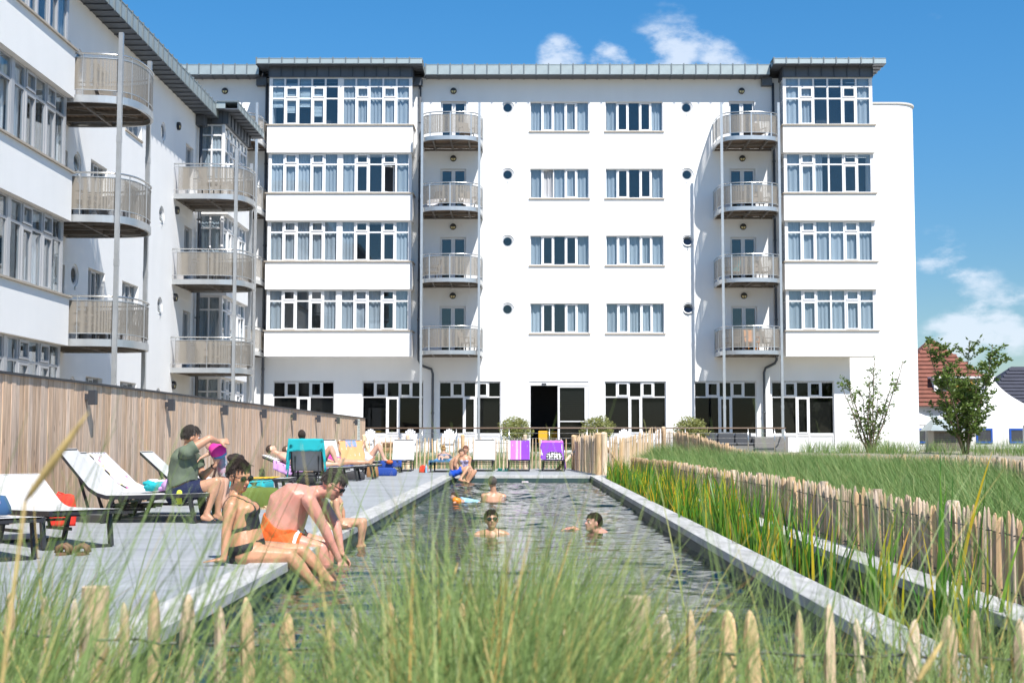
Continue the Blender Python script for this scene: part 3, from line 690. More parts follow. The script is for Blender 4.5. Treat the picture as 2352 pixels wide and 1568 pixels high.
gf = [(j * nx + i, j * nx + i + 1, (j + 1) * nx + i + 1, (j + 1) * nx + i) for j in range(len(gy) - 1) for i in range(nx - 1)]
me = bpy.data.meshes.new('ground'); me.from_pydata(gv, [], gf)
M_sand = mat('sand', (.27, .23, .165), .95, var=.22, vscale=1.3, bump=.5, bscale=14, col2=(.36, .32, .25))
me.materials.append(M_sand); me.polygons.foreach_set('use_smooth', [True] * len(me.polygons))
obj('ground', me, kind='structure')
# pool liner and channel liner
M_liner = mat('black_liner', (.028, .058, .058), .5)
b = MB()
b.box((XL - .30, YN, -1.6), (XL - .02, YP, -.065)); b.box((XL - .02, YP - .1, -1.6), (XR + .02, YP + .3, -.065)); b.box((XL - .02, YN, -1.6), (2.9, YN + .1, -.05))
b.box((XR + .02, YN + .1, -1.6), (XR + .24, YP - .1, -.065)); b.box((2.68, YN + .1, -1.6), (2.9, YP - .1, -.065)); b.box((XR + .24, YP - .1, -1.6), (2.9, YP + .3, -.12))
b.box((XL, YN + .1, -1.62), (XR + .02, YP - .1, -1.45)); b.box((XR + .24, YN + .1, -1.0), (2.68, YP - .1, -.62))
b.build('pool_basin', M_liner, kind='structure')
# water: displaced sheet
def waterm():
    m = bpy.data.materials.new('pool_water'); m.use_nodes = True; t = m.node_tree; t.nodes.clear()
    o = N(t, 'ShaderNodeOutputMaterial'); tr = N(t, 'ShaderNodeBsdfTransparent'); tr.inputs['Color'].default_value = (.34, .50, .51, 1)
    gl = N(t, 'ShaderNodeBsdfGlossy'); gl.inputs['Roughness'].default_value = .015
    c = N(t, 'ShaderNodeTexCoord'); n = N(t, 'ShaderNodeTexNoise'); n.inputs['Scale'].default_value = 5.5; n.inputs['Detail'].default_value = 5; n.inputs['Distortion'].default_value = .6
    mm = N(t, 'ShaderNodeMapping'); mm.inputs['Scale'].default_value = (.62, 1, 1); t.links.new(c.outputs['Object'], mm.inputs[0]); t.links.new(mm.outputs[0], n.inputs['Vector'])
    bu = N(t, 'ShaderNodeBump'); bu.inputs['Strength'].default_value = .42; bu.inputs['Distance'].default_value = .014; t.links.new(n.outputs['Fac'], bu.inputs['Height'])
    t.links.new(bu.outputs[0], gl.inputs['Normal'])
    mx_ = N(t, 'ShaderNodeMixShader'); t.links.new(schlick(t, .028, bu.outputs[0]), mx_.inputs[0]); t.links.new(tr.outputs[0], mx_.inputs[1]); t.links.new(gl.outputs[0], mx_.inputs[2]); t.links.new(mx_.outputs[0], o.inputs[0])
    return m
def water(name, x0, x1, y0, y1, dx, dy, amp):
    X = np.arange(x0, x1 + dx, dx); Y = np.arange(y0, y1 + dy, dy); X = np.clip(X, x0, x1); Y = np.clip(Y, y0, y1)
    XX, YY = np.meshgrid(X, Y); Z = np.zeros_like(XX); rg = np.random.default_rng(5)
    for k in range(34):
        a = rg.uniform(-.9, .9) + (math.pi / 2 if k % 3 else 0); wl = .17 * (1.0 / .17) ** rg.random(); ph = rg.uniform(0, 6.28)
        Z += amp * (wl / 1.5) * np.sin((XX * math.cos(a) + YY * math.sin(a)) * 2 * math.pi / wl + ph + .6 * np.sin(XX * 1.3 + ph) + .5 * np.sin(YY * .9 + ph * 2))
    Z *= .85 + .40 * np.sin(XX * .9 + 1.7 * np.sin(YY * .31)) * np.sin(YY * .55 + XX * .5) + .25 * np.sin(YY * .23 + 1)
    V = np.stack([XX, YY, ZW + Z], -1).reshape(-1, 3); n = len(X); mI = len(Y)
    i, j = np.meshgrid(np.arange(n - 1), np.arange(mI - 1)); q = (j * n + i).reshape(-1)
    Fc = np.stack([q, q + 1, q + n + 1, q + n], -1)
    me = bpy.data.meshes.new(name); me.from_pydata(V.tolist(), [], Fc.tolist()); me.materials.append(M_water); me.polygons.foreach_set('use_smooth', [True] * len(me.polygons))
    return obj(name, me, kind='structure')
M_water = waterm()
water('pool_water', XL - .02, XR + .02, YN + .1, YP - .1, .034, .044, .0080)
water('channel_water', XR + .24, 2.68, YN + .1, YP - .1, .12, .16, .002)
# decking
M_deck = mat('grey_decking', (.325, .345, .37), .72, var=.26, vscale=2.2, stretch=(1.4, 22, 4), rnd=.07, bump=.15, bscale=8, col2=(.41, .43, .445), coord='world', stain=.17, sscale=(.55, .9, 1))
M_cope = mat('pale_coping_board', (.47, .465, .45), .7, var=.2, vscale=2, stretch=(5, 1.2, 2), rnd=.06, col2=(.58, .575, .56), coord='world', stain=.2, sscale=(2.5, .8, 1))
DK = obj('deck', None, kind='structure')
PW = .145; y = YN + .05; ys = []
while y < 45.4: ys.append(y); y += PW
def plank(x0, x1): b = MB(); b.box((x0, .003, -.045), (x1, PW - .004, 0)); return b.mesh('plank', M_deck)
mA = plank(-6.0, XL - .305); mB = plank(-6.0, 2.95); far = MB()
order = sorted(ys)
for i, yy in enumerate(order):
    me_ = mA if yy + PW < YP + .3 else mB
    if i < 270: obj('plank', me_, DK, (0, yy, 0))
    else:
        if yy > 43.55: far.box((-6.0, yy + .003, -.045), (2.1, yy + PW - .004, 0))
        else: far.box((-6.0, yy + .003, -.045), (2.95 if yy < 36.6 else 2.3, yy + PW - .004, 0))
far.build('far_planks', M_deck, DK, kind='stuff')
# edge boards (coping) along the pool, round the far end and both sides of the planted channel
CP = obj('pool_edging', None, kind='structure')
def boards(x0, x1, y0, y1, step, along='y', z=.012, th=.075, m=None):
    p = y0 if along == 'y' else x0; e = y1 if along == 'y' else x1
    while p < e - .01:
        q = min(p + step, e); b = MB()
        if along == 'y': b.box((x0, p + .003, z - th), (x1, q - .003, z))
        else: b.box((p + .003, y0, z - th), (q - .003, y1, z))
        b.build('edge_board', m or M_cope, CP, bevel=.004); p = q
boards(XL - .30, XL, YN, YP + .3, 2.4); boards(XL, XR + .3, YP, YP + .30, 2.4, 'x'); boards(XR, XR + .26, YN, YP, 2.4); boards(2.68, 2.96, YN, YP, 2.4)
# terrace
b = MB(); b.box((-14, 51.6, -.2), (11.2, YF, ZT)); M_terr = mat('terrace_paving', (.36, .35, .34), .85, var=.12, vscale=3); b.build('terrace', M_terr, kind='structure')
b = MB(); b.box((-14, 51.45, -.2), (11.2, 51.6, ZT + .02)); b.build('terrace_kerb', mat('concrete', (.45, .44, .42), .8, var=.1, vscale=4), kind='structure')
# ================================================================ TIMBER FENCE
FX = -6.06; FT = 1.775
M_board = mat('larch_board', (.60, .395, .26), .75, var=.32, vscale=2.0, stretch=(14, 14, 1.0), rnd=.13, bump=.25, bscale=10, col2=(.80, .58, .41), coord='world', knots=.5, stain=.12)
TF = empty('timber_fence', (FX, 10, 0), label='tall fence of vertical larch boards with dark capping beside the loungers', cat='fence')
bw = .135; bm_ = [MB() for _ in range(3)]; mes = []
for k, q in enumerate(bm_):
    q.box((-.012, 0.002, -.1), (.012, bw - .003, FT - .03)); q.box((-.02, bw * .46, -.1), (-.0121, bw * .54, FT - .03)); mes.append(q.mesh('board', M_board))
n = int((50.6 - 10) / bw)
for i in range(n): obj('board', mes[i % 3], TF, (rnd(-.004, .004), i * bw, 0))
b = MB(); b.box((-.06, -.02, FT - .03), (.045, n * bw + .03, FT)); b.build('capping', M_darkmetal, TF)
b = MB(); b.box((-.10, 0, -.1), (-.022, n * bw, .1)); b.box((-.10, 0, .85), (-.022, n * bw, .95)); b.box((-.10, 0, 1.55), (-.022, n * bw, 1.65)); b.build('rail', mat('fence_rail', (.2, .14, .09), .8), TF)
b = MB(); b.box((-.13, n * bw + .002, -.1), (.02, n * bw + .03, FT - .032)); b.build('end_board', M_board, TF)
M_lampbox = mat('fence_lamp_metal', (.05, .053, .062), .45, metal=.2)
for i, yy in enumerate((14.27, 18.32, 22.42, 26.47, 30.44, 34.45, 38.51, 42.53, 47.1)):
    e = empty('fence_lamp', (FX + .012, yy, 1.56), label='dark square up-and-down lamp on the larch fence', cat='lamp', group='lamps along the larch fence')
    b = MB(); b.box((.001, -.05, -.03), (.05, .05, .05)); b.build('bracket', M_lampbox, e)
    b = MB(); b.box((.05, -.055, -.10), (.15, .055, .10)); b.build('housing', M_lampbox, e, bevel=.004)
e = empty('pool_rules_sign', (FX + .018, 48.5, 1.32), label='tall pale notice board with rows of small print at the fence end', cat='sign')
b = MB(); b.box((0, -.33, -.38), (.015, .33, .38)); b.build('panel', mat('sign_pale', (.62, .66, .62), .5), e)
b = MB(); z = .3
while z > -.34:
    for s in (-1, 1): b.box((.0152, s * .16 - .11, z), (.017, s * .16 + rnd(-.02, .11), z + .02))
    z -= .055
b.build('small_print', mat('sign_ink', (.16, .2, .2), .6), e)
# ================================================================ PALING FENCES
M_pal = mat('chestnut_paling', (.64, .43, .245), .8, var=.3, vscale=3.5, stretch=(6, 6, 1), rnd=.2, bump=.3, bscale=12, col2=(.78, .60, .40))
M_pal2 = mat('weathered_paling', (.56, .37, .23), .85, var=.35, vscale=4, stretch=(6, 6, 1), rnd=.24, bump=.3, bscale=12, col2=(.74, .56, .39))
M_wire = mat('fence_wire', (.08, .085, .08), .6, metal=.4)
def paling_mesh(m, k, n=7):
    rg = random.Random(k); b = MB(); rings = []
    sx = rg.uniform(-.06, .06); sy = rg.uniform(-.06, .06); ph = [rg.uniform(.75, 1.2) for _ in range(n)]
    for t, s in ((0, .95), (.35, 1.05), (.7, 1.0), (.88, .95), (.95, .72), (.985, .4), (1.0, .12)):
        ox = sx * math.sin(t * 3) * .5; oy = sy * math.sin(t * 2.4) * .5
        tip = (rg.uniform(-.2, .2) if t > .97 else 0)
        rings.append([(ox * .6 + s * ph[i] * .5 * math.cos(2 * math.pi * i / n) + tip * .3, oy * .6 + s * ph[i] * .40 * math.sin(2 * math.pi * i / n), t) for i in range(n)])
    b.loft(rings); return b.mesh('paling', m)
PALN = [paling_mesh(M_pal, k) for k in range(7)]; PALW = [paling_mesh(M_pal2, k + 20) for k in range(7)]
def paling_fence(path, heights, spacing, w, meshes, label, group=None, wires=(.25, .72), post_every=0, post_r=.05, post_extra=.04, maxn=300, zbase=None, seed=1, tilt=.03, postmat=None):
    """path = plan points; heights = top z at each point; returns the fence Empty"""
    rg = random.Random(seed); P = smooth_path([Vector((x, y, 0)) for x, y in path], 12); H_ = smooth_path([Vector((h, 0, 0)) for h in heights], 12)
    B_ = smooth_path([Vector((z, 0, 0)) for z in zbase], 12)
    L = [0]
    for a, c in zip(P[:-1], P[1:]): L.append(L[-1] + (c - a).length)
    def at(s):
        for i in range(len(L) - 1):
            if s <= L[i + 1]:
                t = (s - L[i]) / max(1e-6, L[i + 1] - L[i]); return P[i].lerp(P[i + 1], t), lerp(H_[i].x, H_[i + 1].x, t), lerp(B_[i].x, B_[i + 1].x, t)
        return P[-1], H_[-1].x, B_[-1].x
    p0, h0, b0 = at(0); root = empty('paling_fence', (p0.x, p0.y, b0), label=label, cat='fence', group=group); R0 = Vector((p0.x, p0.y, b0))
    items = []; s = 0
    while s < L[-1]:
        p, h, z0 = at(s); items.append((p, h, z0)); s += spacing * rg.uniform(.8, 1.25)
    items.sort(key=lambda it: it[0].y)
    rest = MB()
    for i, (p, h, z0) in enumerate(items):
        hh = (h - z0) * rg.uniform(.95, 1.05); me = meshes[rg.randrange(len(meshes))]; ww = w * rg.uniform(.75, 1.3)
        if i < maxn:
            obj('paling', me, root, Vector((p.x, p.y, z0)) - R0, (rg.uniform(-tilt, tilt), rg.uniform(-tilt, tilt), rg.uniform(0, 6.28)), (ww, ww, hh))
        else:
            M_ = Matrix.Translation(Vector((p.x, p.y, z0)) - R0) @ Matrix.Rotation(rg.uniform(0, 6.28), 4, 'Z') @ Matrix.Diagonal((ww, ww, hh, 1))
            rest.add([M_ @ v.co for v in me.vertices], [tuple(pp.vertices) for pp in me.polygons])
    if rest.v: rest.build('far_palings', meshes[0].materials[0], root, kind='stuff')
    for wf in wires:
        b = MB(); pts = []; s = 0; k = 0
        while s < L[-1]:
            p, h, z0 = at(s); q = p.copy(); q.z = z0 + (h - z0) * wf
            d = at(min(s + .05, L[-1]))[0] - p; nrm = Vector((d.y, -d.x, 0)).normalized() if d.length > 1e-6 else Vector((1, 0, 0))
            pts.append(q - R0 + nrm * (w * .62) * (1 if k % 2 else -1)); s += spacing; k += 1
        b.tube(pts, .004, 4); b.build('wire', M_wire, root)
    if post_every:
        s = .3
        while s < L[-1]:
            p, h, z0 = at(s); q = Vector((p.x + .045, p.y + .03, z0)) - R0; b = MB(); b.tube([q, q + Vector((0, 0, (h - z0) * .5)), q + Vector((.01, 0, h - z0 + post_extra))], [post_r, post_r * .97, post_r * .94], 10)
            b.build('fence_post', postmat or meshes[0].materials[0], root); s += post_every * rg.uniform(.9, 1.1)
    return root
# near fence right in front of the camera
NF = paling_fence([(-1.75, 3.75), (-.6, 3.62), (.5, 3.55), (1.5, 3.5), (1.75, 3.45)], [.60, .545, .545, .53, .52], .086, .043, PALN, 'chestnut paling fence in the tall grass at the near pool end', wires=(.8,), post_every=0, zbase=[.0, .0, .0, .0, .0], seed=3, tilt=.05)
for (x, y, h) in ((-1.19, 3.72, .59), (.30, 3.62, .575)):
    b = MB(); b.tube([(0, 0, 0), (0, 0, h * .6), (.003, 0, h)], [.04, .04, .038], 12); b.build('stake', M_pal, NF, loc=Vector((x, y, 0)) - NF.location)
# fence beside the planted channel
paling_fence([(3.10, 7.4), (3.13, 10), (3.08, 13), (3.14, 17), (3.08, 22), (3.12, 28), (3.05, 33), (3.0, 37.2)], [.50, .52, .53, .52, .50, .50, .48, .47], .066, .040, PALW, 'low weathered paling fence between the reed channel and the dune', wires=(.22, .80), post_every=2.0, post_r=.045, post_extra=.02, zbase=[-.12] * 8, seed=5)
# upper fence that curves over the dune
paling_fence([(4.35, 44.2), (4.9, 43.4), (5.45, 42), (5.96, 40.2), (6.78, 38), (7.73, 34), (8.2, 28), (7.95, 23), (7.2, 19), (6.5, 16.5)], [1.34, 1.25, 1.12, .86, .60, .58, .63, .66, .66, .66], .074, .042, PALW, 'weathered paling fence curving over the grassy dune', wires=(.25, .75), post_every=2.3, post_r=.055, post_extra=.03, zbase=[.25, .2, .15, .05, -.02, 0, 0, .0, .05, .05], seed=8)
# far fence behind the loungers with the gate turn
FF = paling_fence([(-5.15, 43.3), (-3.9, 43.3), (-2.4, 43.35), (-1.0, 43.3), (.3, 43.35), (1.46, 43.3)], [1.06, 1.03, 1.03, 1.0, .98, .98], .135, .045, PALN, 'honey coloured paling fence behind the far row of loungers', wires=(.3, .55, .85), post_every=0, zbase=[0] * 6, seed=12, tilt=.04)
GF_ = paling_fence([(1.55, 42.6), (1.75, 40.5), (1.95, 38.2), (2.12, 36.4)], [1.05, 1.1, 1.12, 1.14], .11, .05, PALN, 'short run of palings returning to the tall gate post', wires=(.3, .8), zbase=[0] * 4, seed=14)
SF_ = paling_fence([(2.35, 36.6), (2.9, 38.5), (3.5, 41.5), (4.3, 44.1)], [1.06, 1.03, 1.12, 1.36], .15, .045, PALN, 'sparse paling fence between the gate post and the dune', wires=(.3, .85), zbase=[-.1, 0, .1, .2], seed=15)
def pole(root, x, y, h, r): b = MB(); b.tube([(0, 0, -.1), (.01, 0, h * .5), (0, .01, h - .02), (0, 0, h)], [r, r, r * .97, r * .85], 12); b.build('pole', M_pal, root, loc=Vector((x, y, 0)) - root.location)
for x, y in ((-5.2, 43.2), (-3.78, 43.22), (-2.0, 43.25), (.03, 43.22)): pole(FF, x, y, 1.1, .065)
for x, y, h in ((2.18, 36.3, 1.14), (2.03, 36.35, 1.13), (1.58, 42.3, 1.08)): pole(GF_, x, y, h, .085)
pole(SF_, 4.62, 44.1, 1.36, .075)
for root, p, q in ((GF_, (1.62, 42.0, .62), (1.0, 41.3, 0)), (SF_, (2.25, 36.5, .75), (2.75, 37.6, .1)), (FF, (-5.15, 43.1, .9), (-4.75, 42.6, 0))):
    b = MB(); d = Vector(p) - Vector(q); b.tube([(0, 0, 0), d * .5, d], [.05, .048, .045], 10); b.build('brace', M_pal, root, loc=Vector(q) - root.location)
# ================================================================ TERRACE RAILING, CHAIRS, SOFA
RL = empty('terrace_railing', (-6.6, 52.9, ZT), label='steel terrace railing with wooden handrail and thin cables', cat='railing')
b = MB(); b.tube([(0, 0, 1.0), (8, 0, 1.005), (16.9, 0, 1.0), (17.0, .1, 1.0), (17.0, 1.6, 1.0)], .028, 8); b.build('handrail', mat('handrail_wood', (.17, .115, .08), .5), RL, smooth=True)
for k in range(4): b = MB(); b.tube([(0, 0, .2 + .2 * k), (16.95, 0, .2 + .2 * k), (17.0, 1.6, .2 + .2 * k)], .006, 4); b.build('cable', M_rail, RL)
for x in (.2, 2.1, 2.55, 3.9, 5.7, 6.0, 7.6, 9.1, 9.5, 11.3, 13.0, 15.5, 16.55, 16.95): b = MB(); b.tube([(x, 0, 0), (x, 0, .98)], .02, 8); b.build('baluster', M_rail, RL, smooth=True)
M_adi = mat('white_painted_wood', (.78, .79, .80), .6)
def adirondack():
    e = empty('garden_chair')
    for i in range(7):
        x = (i - 3) * .085; h = .98 - .022 * (i - 3) ** 2
        b = MB(); b.loft([[(x * .8 - .026, .25, .3), (x * .8 + .026, .25, .3), (x * .8 + .026, .27, .3), (x * .8 - .026, .27, .3)], [(x - .031, .25 + .32 * (h - .3), h), (x + .031, .25 + .32 * (h - .3), h), (x + .031, .27 + .32 * (h - .3), h), (x - .031, .27 + .32 * (h - .3), h)]]); b.build('back_slat', M_adi, e)
    for i in range(5): b = MB(); b.box((-.27, -.30 + i * .11, .38 - i * .02), (.27, -.20 + i * .11, .40 - i * .02)); b.build('seat_slat', M_adi, e)
    for s in (-1, 1):
        b = MB(); b.box((s * .27, -.36, .54), (s * .40, .36, .565)); b.build('armrest', M_adi, e)
        b = MB(); b.box((s * .30, -.30, 0), (s * .33, -.2, .54)); b.build('leg', M_adi, e)
        b = MB(); b.bar((s * .285, -.2, .34), (s * .285, .55, .02), .025, .12); b.build('leg', M_adi, e)
    return e
AD = adirondack(); first = True
for x in (-6.35, -4.65, -3.1, 4.0, 5.55):
    side = 'left of the entrance' if x < 0 else 'right of the entrance'
    lab = 'white slatted garden chair on the terrace under the %s' % ('double-bay side windows' if x < 0 else 'plain-wall side windows')
    grp = 'white garden chairs by the ' + ('bay' if x < 0 else 'plain wall')
    if first: AD.location = (x, 53.9, ZT); AD.rotation_euler = (0, 0, rnd(-.2, .2)); tag(AD, lab, 'chair', grp); first = False
    else: dup(AD, None, (x, 53.9, ZT), rnd(-.2, .2), label=lab, cat='chair', group=grp)
M_ter = mat('terracotta_box', (.42, .2, .1), .8)
for x, n_ in ((-5.4, 'by the bay'), (4.75, 'between the two plain-wall chairs')):
    b = MB(); b.prism([(-.32, -.32), (.32, -.32), (.32, .32), (-.32, .32)], 0, .42); b.box((-.35, -.35, .38), (.35, .35, .44)); b.build('wooden_side_table', mat('teak', (.36, .19, .09), .6), None, loc=(x, 53.7, ZT), bevel=.006, label='low brown wooden box table on the terrace %s' % n_, cat='table')
SF = empty('garden_sofa', (8.35, 53.9, ZT), label='grey wicker garden sofa with dark cushions at the terrace end', cat='sofa')
M_sof = mat('grey_wicker', (.20, .195, .19), .85, var=.2, vscale=40); M_cus = mat('charcoal_cushion', (.07, .075, .085), .9)
b = MB(); b.box((-1.2, -.35, .0), (.9, .4, .3)); b.build('base', M_sof, SF)
b = MB(); b.box((.9, -.45, .0), (2.25, .45, .66)); b.build('arm_block', M_sof, SF, bevel=.02)
b = MB(); b.box((-1.2, .4, .0), (.9, .55, .72)); b.build('back', M_sof, SF)
for k in range(3): b = MB(); b.box((-1.18 + k * .7, .2, .36), (-.52 + k * .7, .39, .82)); b.build('cushion', M_cus, SF, bevel=.04); b = MB(); b.box((-1.18 + k * .7, -.36, .302), (-.52 + k * .7, .19, .42)); b.build('cushion', M_cus, SF, bevel=.03)
# ================================================================ LOUNGERS
M_sling = mat('white_sling', (.52, .515, .51), .75, var=.05, vscale=6); M_slingb = mat('grey_sling_back', (.30, .305, .315), .85, var=.12, vscale=60)
M_lframe = mat('lounger_frame', (.03, .03, .036), .45, metal=.3)
def profile(ang, n=7):
    pts = [(0, .345), (.3, .335), (.7, .325), (1.0, .318), (1.2, .318)]
    a = math.radians(ang); y, z = 1.2, .318
    for i in range(n):
        t = a * min(1, (i + 1) / 3); y += math.cos(t) * .82 / n; z += math.sin(t) * .82 / n; pts.append((y, z))
    return pts
LOUNG = []
def lounger(foot, rz, ang, label, group=None, hw=.32):
    e = empty('sun_lounger', foot, rz, label=label, cat='sun lounger', group=group); P = profile(ang)
    b = MB(); b.loft([[(-hw - .016, y, z + .012) for y, z in P], [(hw + .016, y, z + .012) for y, z in P]], closed=False)
    sl_ = b.build('sling', M_sling, e, smooth=True)
    b = MB(); b.loft([[(-hw + .02, y, z - .006) for y, z in P], [(hw - .02, y, z - .006) for y, z in P]], closed=False); b.build('sling_underside', M_slingb, e, smooth=True)
    for s in (-1, 1):
        b = MB(); b.loft([[(s * hw - .018, y, z - .035), (s * hw + .018, y, z - .035), (s * hw + .018, y, z + .008), (s * hw - .018, y, z + .008)] for y, z in P]); b.build('side_rail', M_lframe, e)
    b = MB(); b.box((-hw + .018, 0.001, .315), (hw - .018, .03, .343)); y, z = P[-1]; b.box((-hw + .018, y - .02, z - .02), (hw - .018, y + .012, z + .006)); b.build('end_bar', M_lframe, e)
    for (y, yy) in ((.22, .16), (1.12, 1.25)):
        for s in (-1, 1): b = MB(); b.bar((s * (hw - .005), y, .312), (s * (hw - .005), yy, .012), .035, .05, (0, 1, 0)); b.build('leg', M_lframe, e)
        b = MB(); b.box((-hw, yy - .018, 0.0), (hw, yy + .018, .03)); b.build('foot_bar', M_lframe, e)
    b = MB(); b.box((-hw + .02, .70, .26), (hw - .02, .73, .285)); b.box((-hw + .02, 1.12, .20), (hw - .02, 1.15, .225))
    if ang > 12:
        a = P[8]
        for s in (-1, 1): b.bar((s * .24, a[0], a[1] - .03), (s * .24, 1.42, .12), .02, .03, (0, 1, 0)); b.bar((s * .24, .9, .13), (s * .24, 1.5, .12), .02, .03)
    b.build('support_frame', M_lframe, e); LOUNG.append(e); return e
def towel(l, ang, s0, s1, hw, mats, label, over=(0, 0), lift=.02, bands=None, seed=0, drop_end=0, cat='towel', group=None, end_down=0):
    """cloth that follows the lounger from profile position s0 to s1, with side overhang"""
    P = profile(ang); L = [0]
    for a, c in zip(P[:-1], P[1:]): L.append(L[-1] + math.dist(a, c))
    def at(s):
        for i in range(len(L) - 1):
            if s <= L[i + 1] or i == len(L) - 2:
                t = (s - L[i]) / (L[i + 1] - L[i]); return lerp(P[i][0], P[i + 1][0], t), lerp(P[i][1], P[i + 1][1], t)
    rg = random.Random(seed); nu = 18; nv = 20; rows = []
    for j in range(nv + 1):
        s = lerp(s0, s1, j / nv); ex = 0
        if s > L[-1]: ex = s - L[-1]; s = L[-1]
        y, z = at(max(0, s)); y0 = min(0, s)
        if s < 0: z -= min(-s, .4); y = -.015
        if ex: y += .02; z -= ex - .01
        row = []
        tot = 2 * hw + over[0] + over[1]
        for i in range(nu + 1):
            u = -hw - over[0] + tot * i / nu; dz = 0; x = u
            if u < -.335: dz = u + .335; x = -.345 - .02 * math.sin(j * 1.3) + (u + .335) * .12
            elif u > .335: dz = .335 - u; x = .345 + .02 * math.sin(j * 1.1) - (.335 - u) * .12
            row.append((x, y + .004 * math.sin(i * 1.9 + j), z + lift + dz + .006 * math.sin(i * 2.2 + j * .7 + seed) * math.sin(j * .9)))
        rows.append(row)
    b = MB(); b.loft(rows, closed=False)
    if bands:
        b.mi = [bands(((k % nu) + .5) / nu, ((k // nu) + .5) / nv) for k in range(len(b.f))]
    me = b.mesh('towel', mats, smooth=True); o = obj('towel', me, None, l.location, l.rotation_euler, label=label, cat=cat, group=group)
    md = o.modifiers.new('s', 'SOLIDIFY'); md.thickness = .006; return o
TQ = mat('turquoise_terry', (.012, .36, .40), .95, bump=.4, bscale=90); PU = mat('purple_terry', (.20, .045, .42), .95, bump=.3, bscale=90); PK = mat('pink_violet_terry', (.50, .14, .55), .95); OR = mat('apricot_terry', (.62, .31, .14), .95)
BLc = mat('blue_grey_cloth', (.20, .28, .48), .95); WT = mat('white_terry', (.75, .74, .75), .95); YL = mat('yellow_terry', (.72, .43, .02), .95); LIL = mat('lilac_terry', (.52, .30, .60), .95); MAG = mat('magenta_cloth', (.62, .03, .30), .9); ROY = mat('royal_blue_cloth', (.012, .05, .26), .9); REDC = mat('red_bag_cloth', (.68, .03, .015), .8); GRN = mat('bag_green', (.10, .14, .02), .85)
def flower():
    m = mat('floral_towel', (.75, .73, .75), .95); t = m.node_tree; p = t.nodes['Principled BSDF']; c = N(t, 'ShaderNodeTexCoord'); v = N(t, 'ShaderNodeTexVoronoi'); v.inputs['Scale'].default_value = 7; t.links.new(c.outputs['Object'], v.inputs['Vector'])
    r = N(t, 'ShaderNodeValToRGB'); e = r.color_ramp; e.interpolation = 'CONSTANT'; e.elements[0].color = (.72, .22, .42, 1); e.elements[1].position = .22; e.elements[1].color = (.75, .73, .75, 1); q = e.elements.new(.45); q.color = (.70, .62, .35, 1); q = e.elements.new(.52); q.color = (.55, .45, .68, 1); q = e.elements.new(.58); q.color = (.75, .73, .75, 1)
    t.links.new(v.outputs['Distance'], r.inputs[0]); t.links.new(r.outputs[0], p.inputs['Base Color']); return m
FLO = flower()
R90 = math.pi / 2
row = 'loungers lying across the deck beside the larch fence'
L2 = lounger((-3.72, 16.05, 0), R90, 50, 'white sun lounger the man in the green shirt sits on')
L3 = lounger((-3.80, 16.80, 0), R90, 44, 'bare white sun lounger between the seated man and the floral towel')
L4 = lounger((-3.80, 17.58, 0), R90, 43, 'sun lounger spread with a pink and white floral towel')
L5 = lounger((-3.85, 20.1, 0), R90, 42, 'sun lounger with turquoise towel hanging over its foot end')
L8 = lounger((-3.80, 21.9, 0), R90, 12, 'sun lounger with a crumpled yellow towel near its foot')
L6 = lounger((-3.95, 30.5, 0), R90, 22, 'sun lounger under the sunbathing man with a lilac towel')
LP2 = lounger((-3.75, 31.5, 0), R90, 20, 'sun lounger under the sunbather with one knee raised')
LP3 = lounger((-3.55, 33.0, 0), R90, 25, 'sun lounger under the sunbather with crossed outstretched feet')
LRD = lounger((-3.45, 39.0, 0), R90, 32, 'sun lounger under the person reading a white book')
L7 = lounger((-4.62, 29.25, 0), math.pi + .06, 66, 'sun lounger turned away with a turquoise towel over its grey back')
L9 = lounger((-4.9, 37.2, 0), .55, 62, 'bare white upright lounger behind the raised knee', 'upright loungers facing the pool')
L10 = lounger((-4.25, 36.3, 0), .42, 60, 'upright lounger covered with an apricot towel')
far = 'white loungers standing in front of the honey coloured fence'
L12 = lounger((-3.72, 40.1, 0), 0.03, 62, 'bare white lounger between the reader and the prone girl')
L13 = lounger((-2.45, 39.2, 0), -0.04, 5, 'low flat lounger the girl in a bikini lies on')
L14 = lounger((-1.27, 40.2, 0), -.02, 62, 'bare white lounger next to the couple sitting at the pool corner')
L15 = lounger((-.16, 40.3, 0), 0.0, 60, 'lounger half covered by a striped pink and purple towel')
L16 = lounger((.91, 40.3, 0), 0.03, 60, 'lounger fully covered by a purple towel with a polka dot bag')
L1 = lounger((-3.95, 12.05, 0), .72, 26, 'white lounger standing askew with brown sandals before its foot')
L0 = lounger((-4.18, 10.75, 0), .72, 20, 'lounger loaded with blue bags half hidden by the grass')
towel(L4, 43, .9, 2.05, .33, FLO, 'pink and white floral towel on a lounger backrest', over=(.05, .08))
towel(L5, 42, -.30, .75, .32, TQ, 'turquoise towel draped over the foot of a lounger', over=(.22, .1), seed=3)
towel(L8, 12, .25, .75, .28, YL, 'crumpled yellow towel on a lounger foot', seed=4, lift=.03)
towel(L7, 66, 1.55, 2.30, .34, TQ, 'turquoise towel hung over the back of the lounger turned away', over=(.42, .42), seed=5, lift=.022)
towel(L7, 66, .2, 1.2, .31, PU, 'purple towel on the seat of the lounger turned away', over=(.02, .08), seed=15)
towel(L10, 60, .7, 2.06, .32, OR, 'apricot towel covering an upright lounger', over=(.1, .06), seed=6)
towel(L10, 60, 1.78, 2.35, .16, BLc, 'small blue grey cloth hung over the apricot towel', seed=7, lift=.024)
def bandf(u, v): return 1 if u > .55 else (2 if int(u * 26) % 2 and u > .3 else 0)
towel(L15, 60, .85, 2.05, .27, [PK, PU, mat('stripe_violet', (.62, .35, .66), .9)], 'towel striped pink, lilac and purple on a far lounger', over=(0, .06), bands=bandf, seed=8)
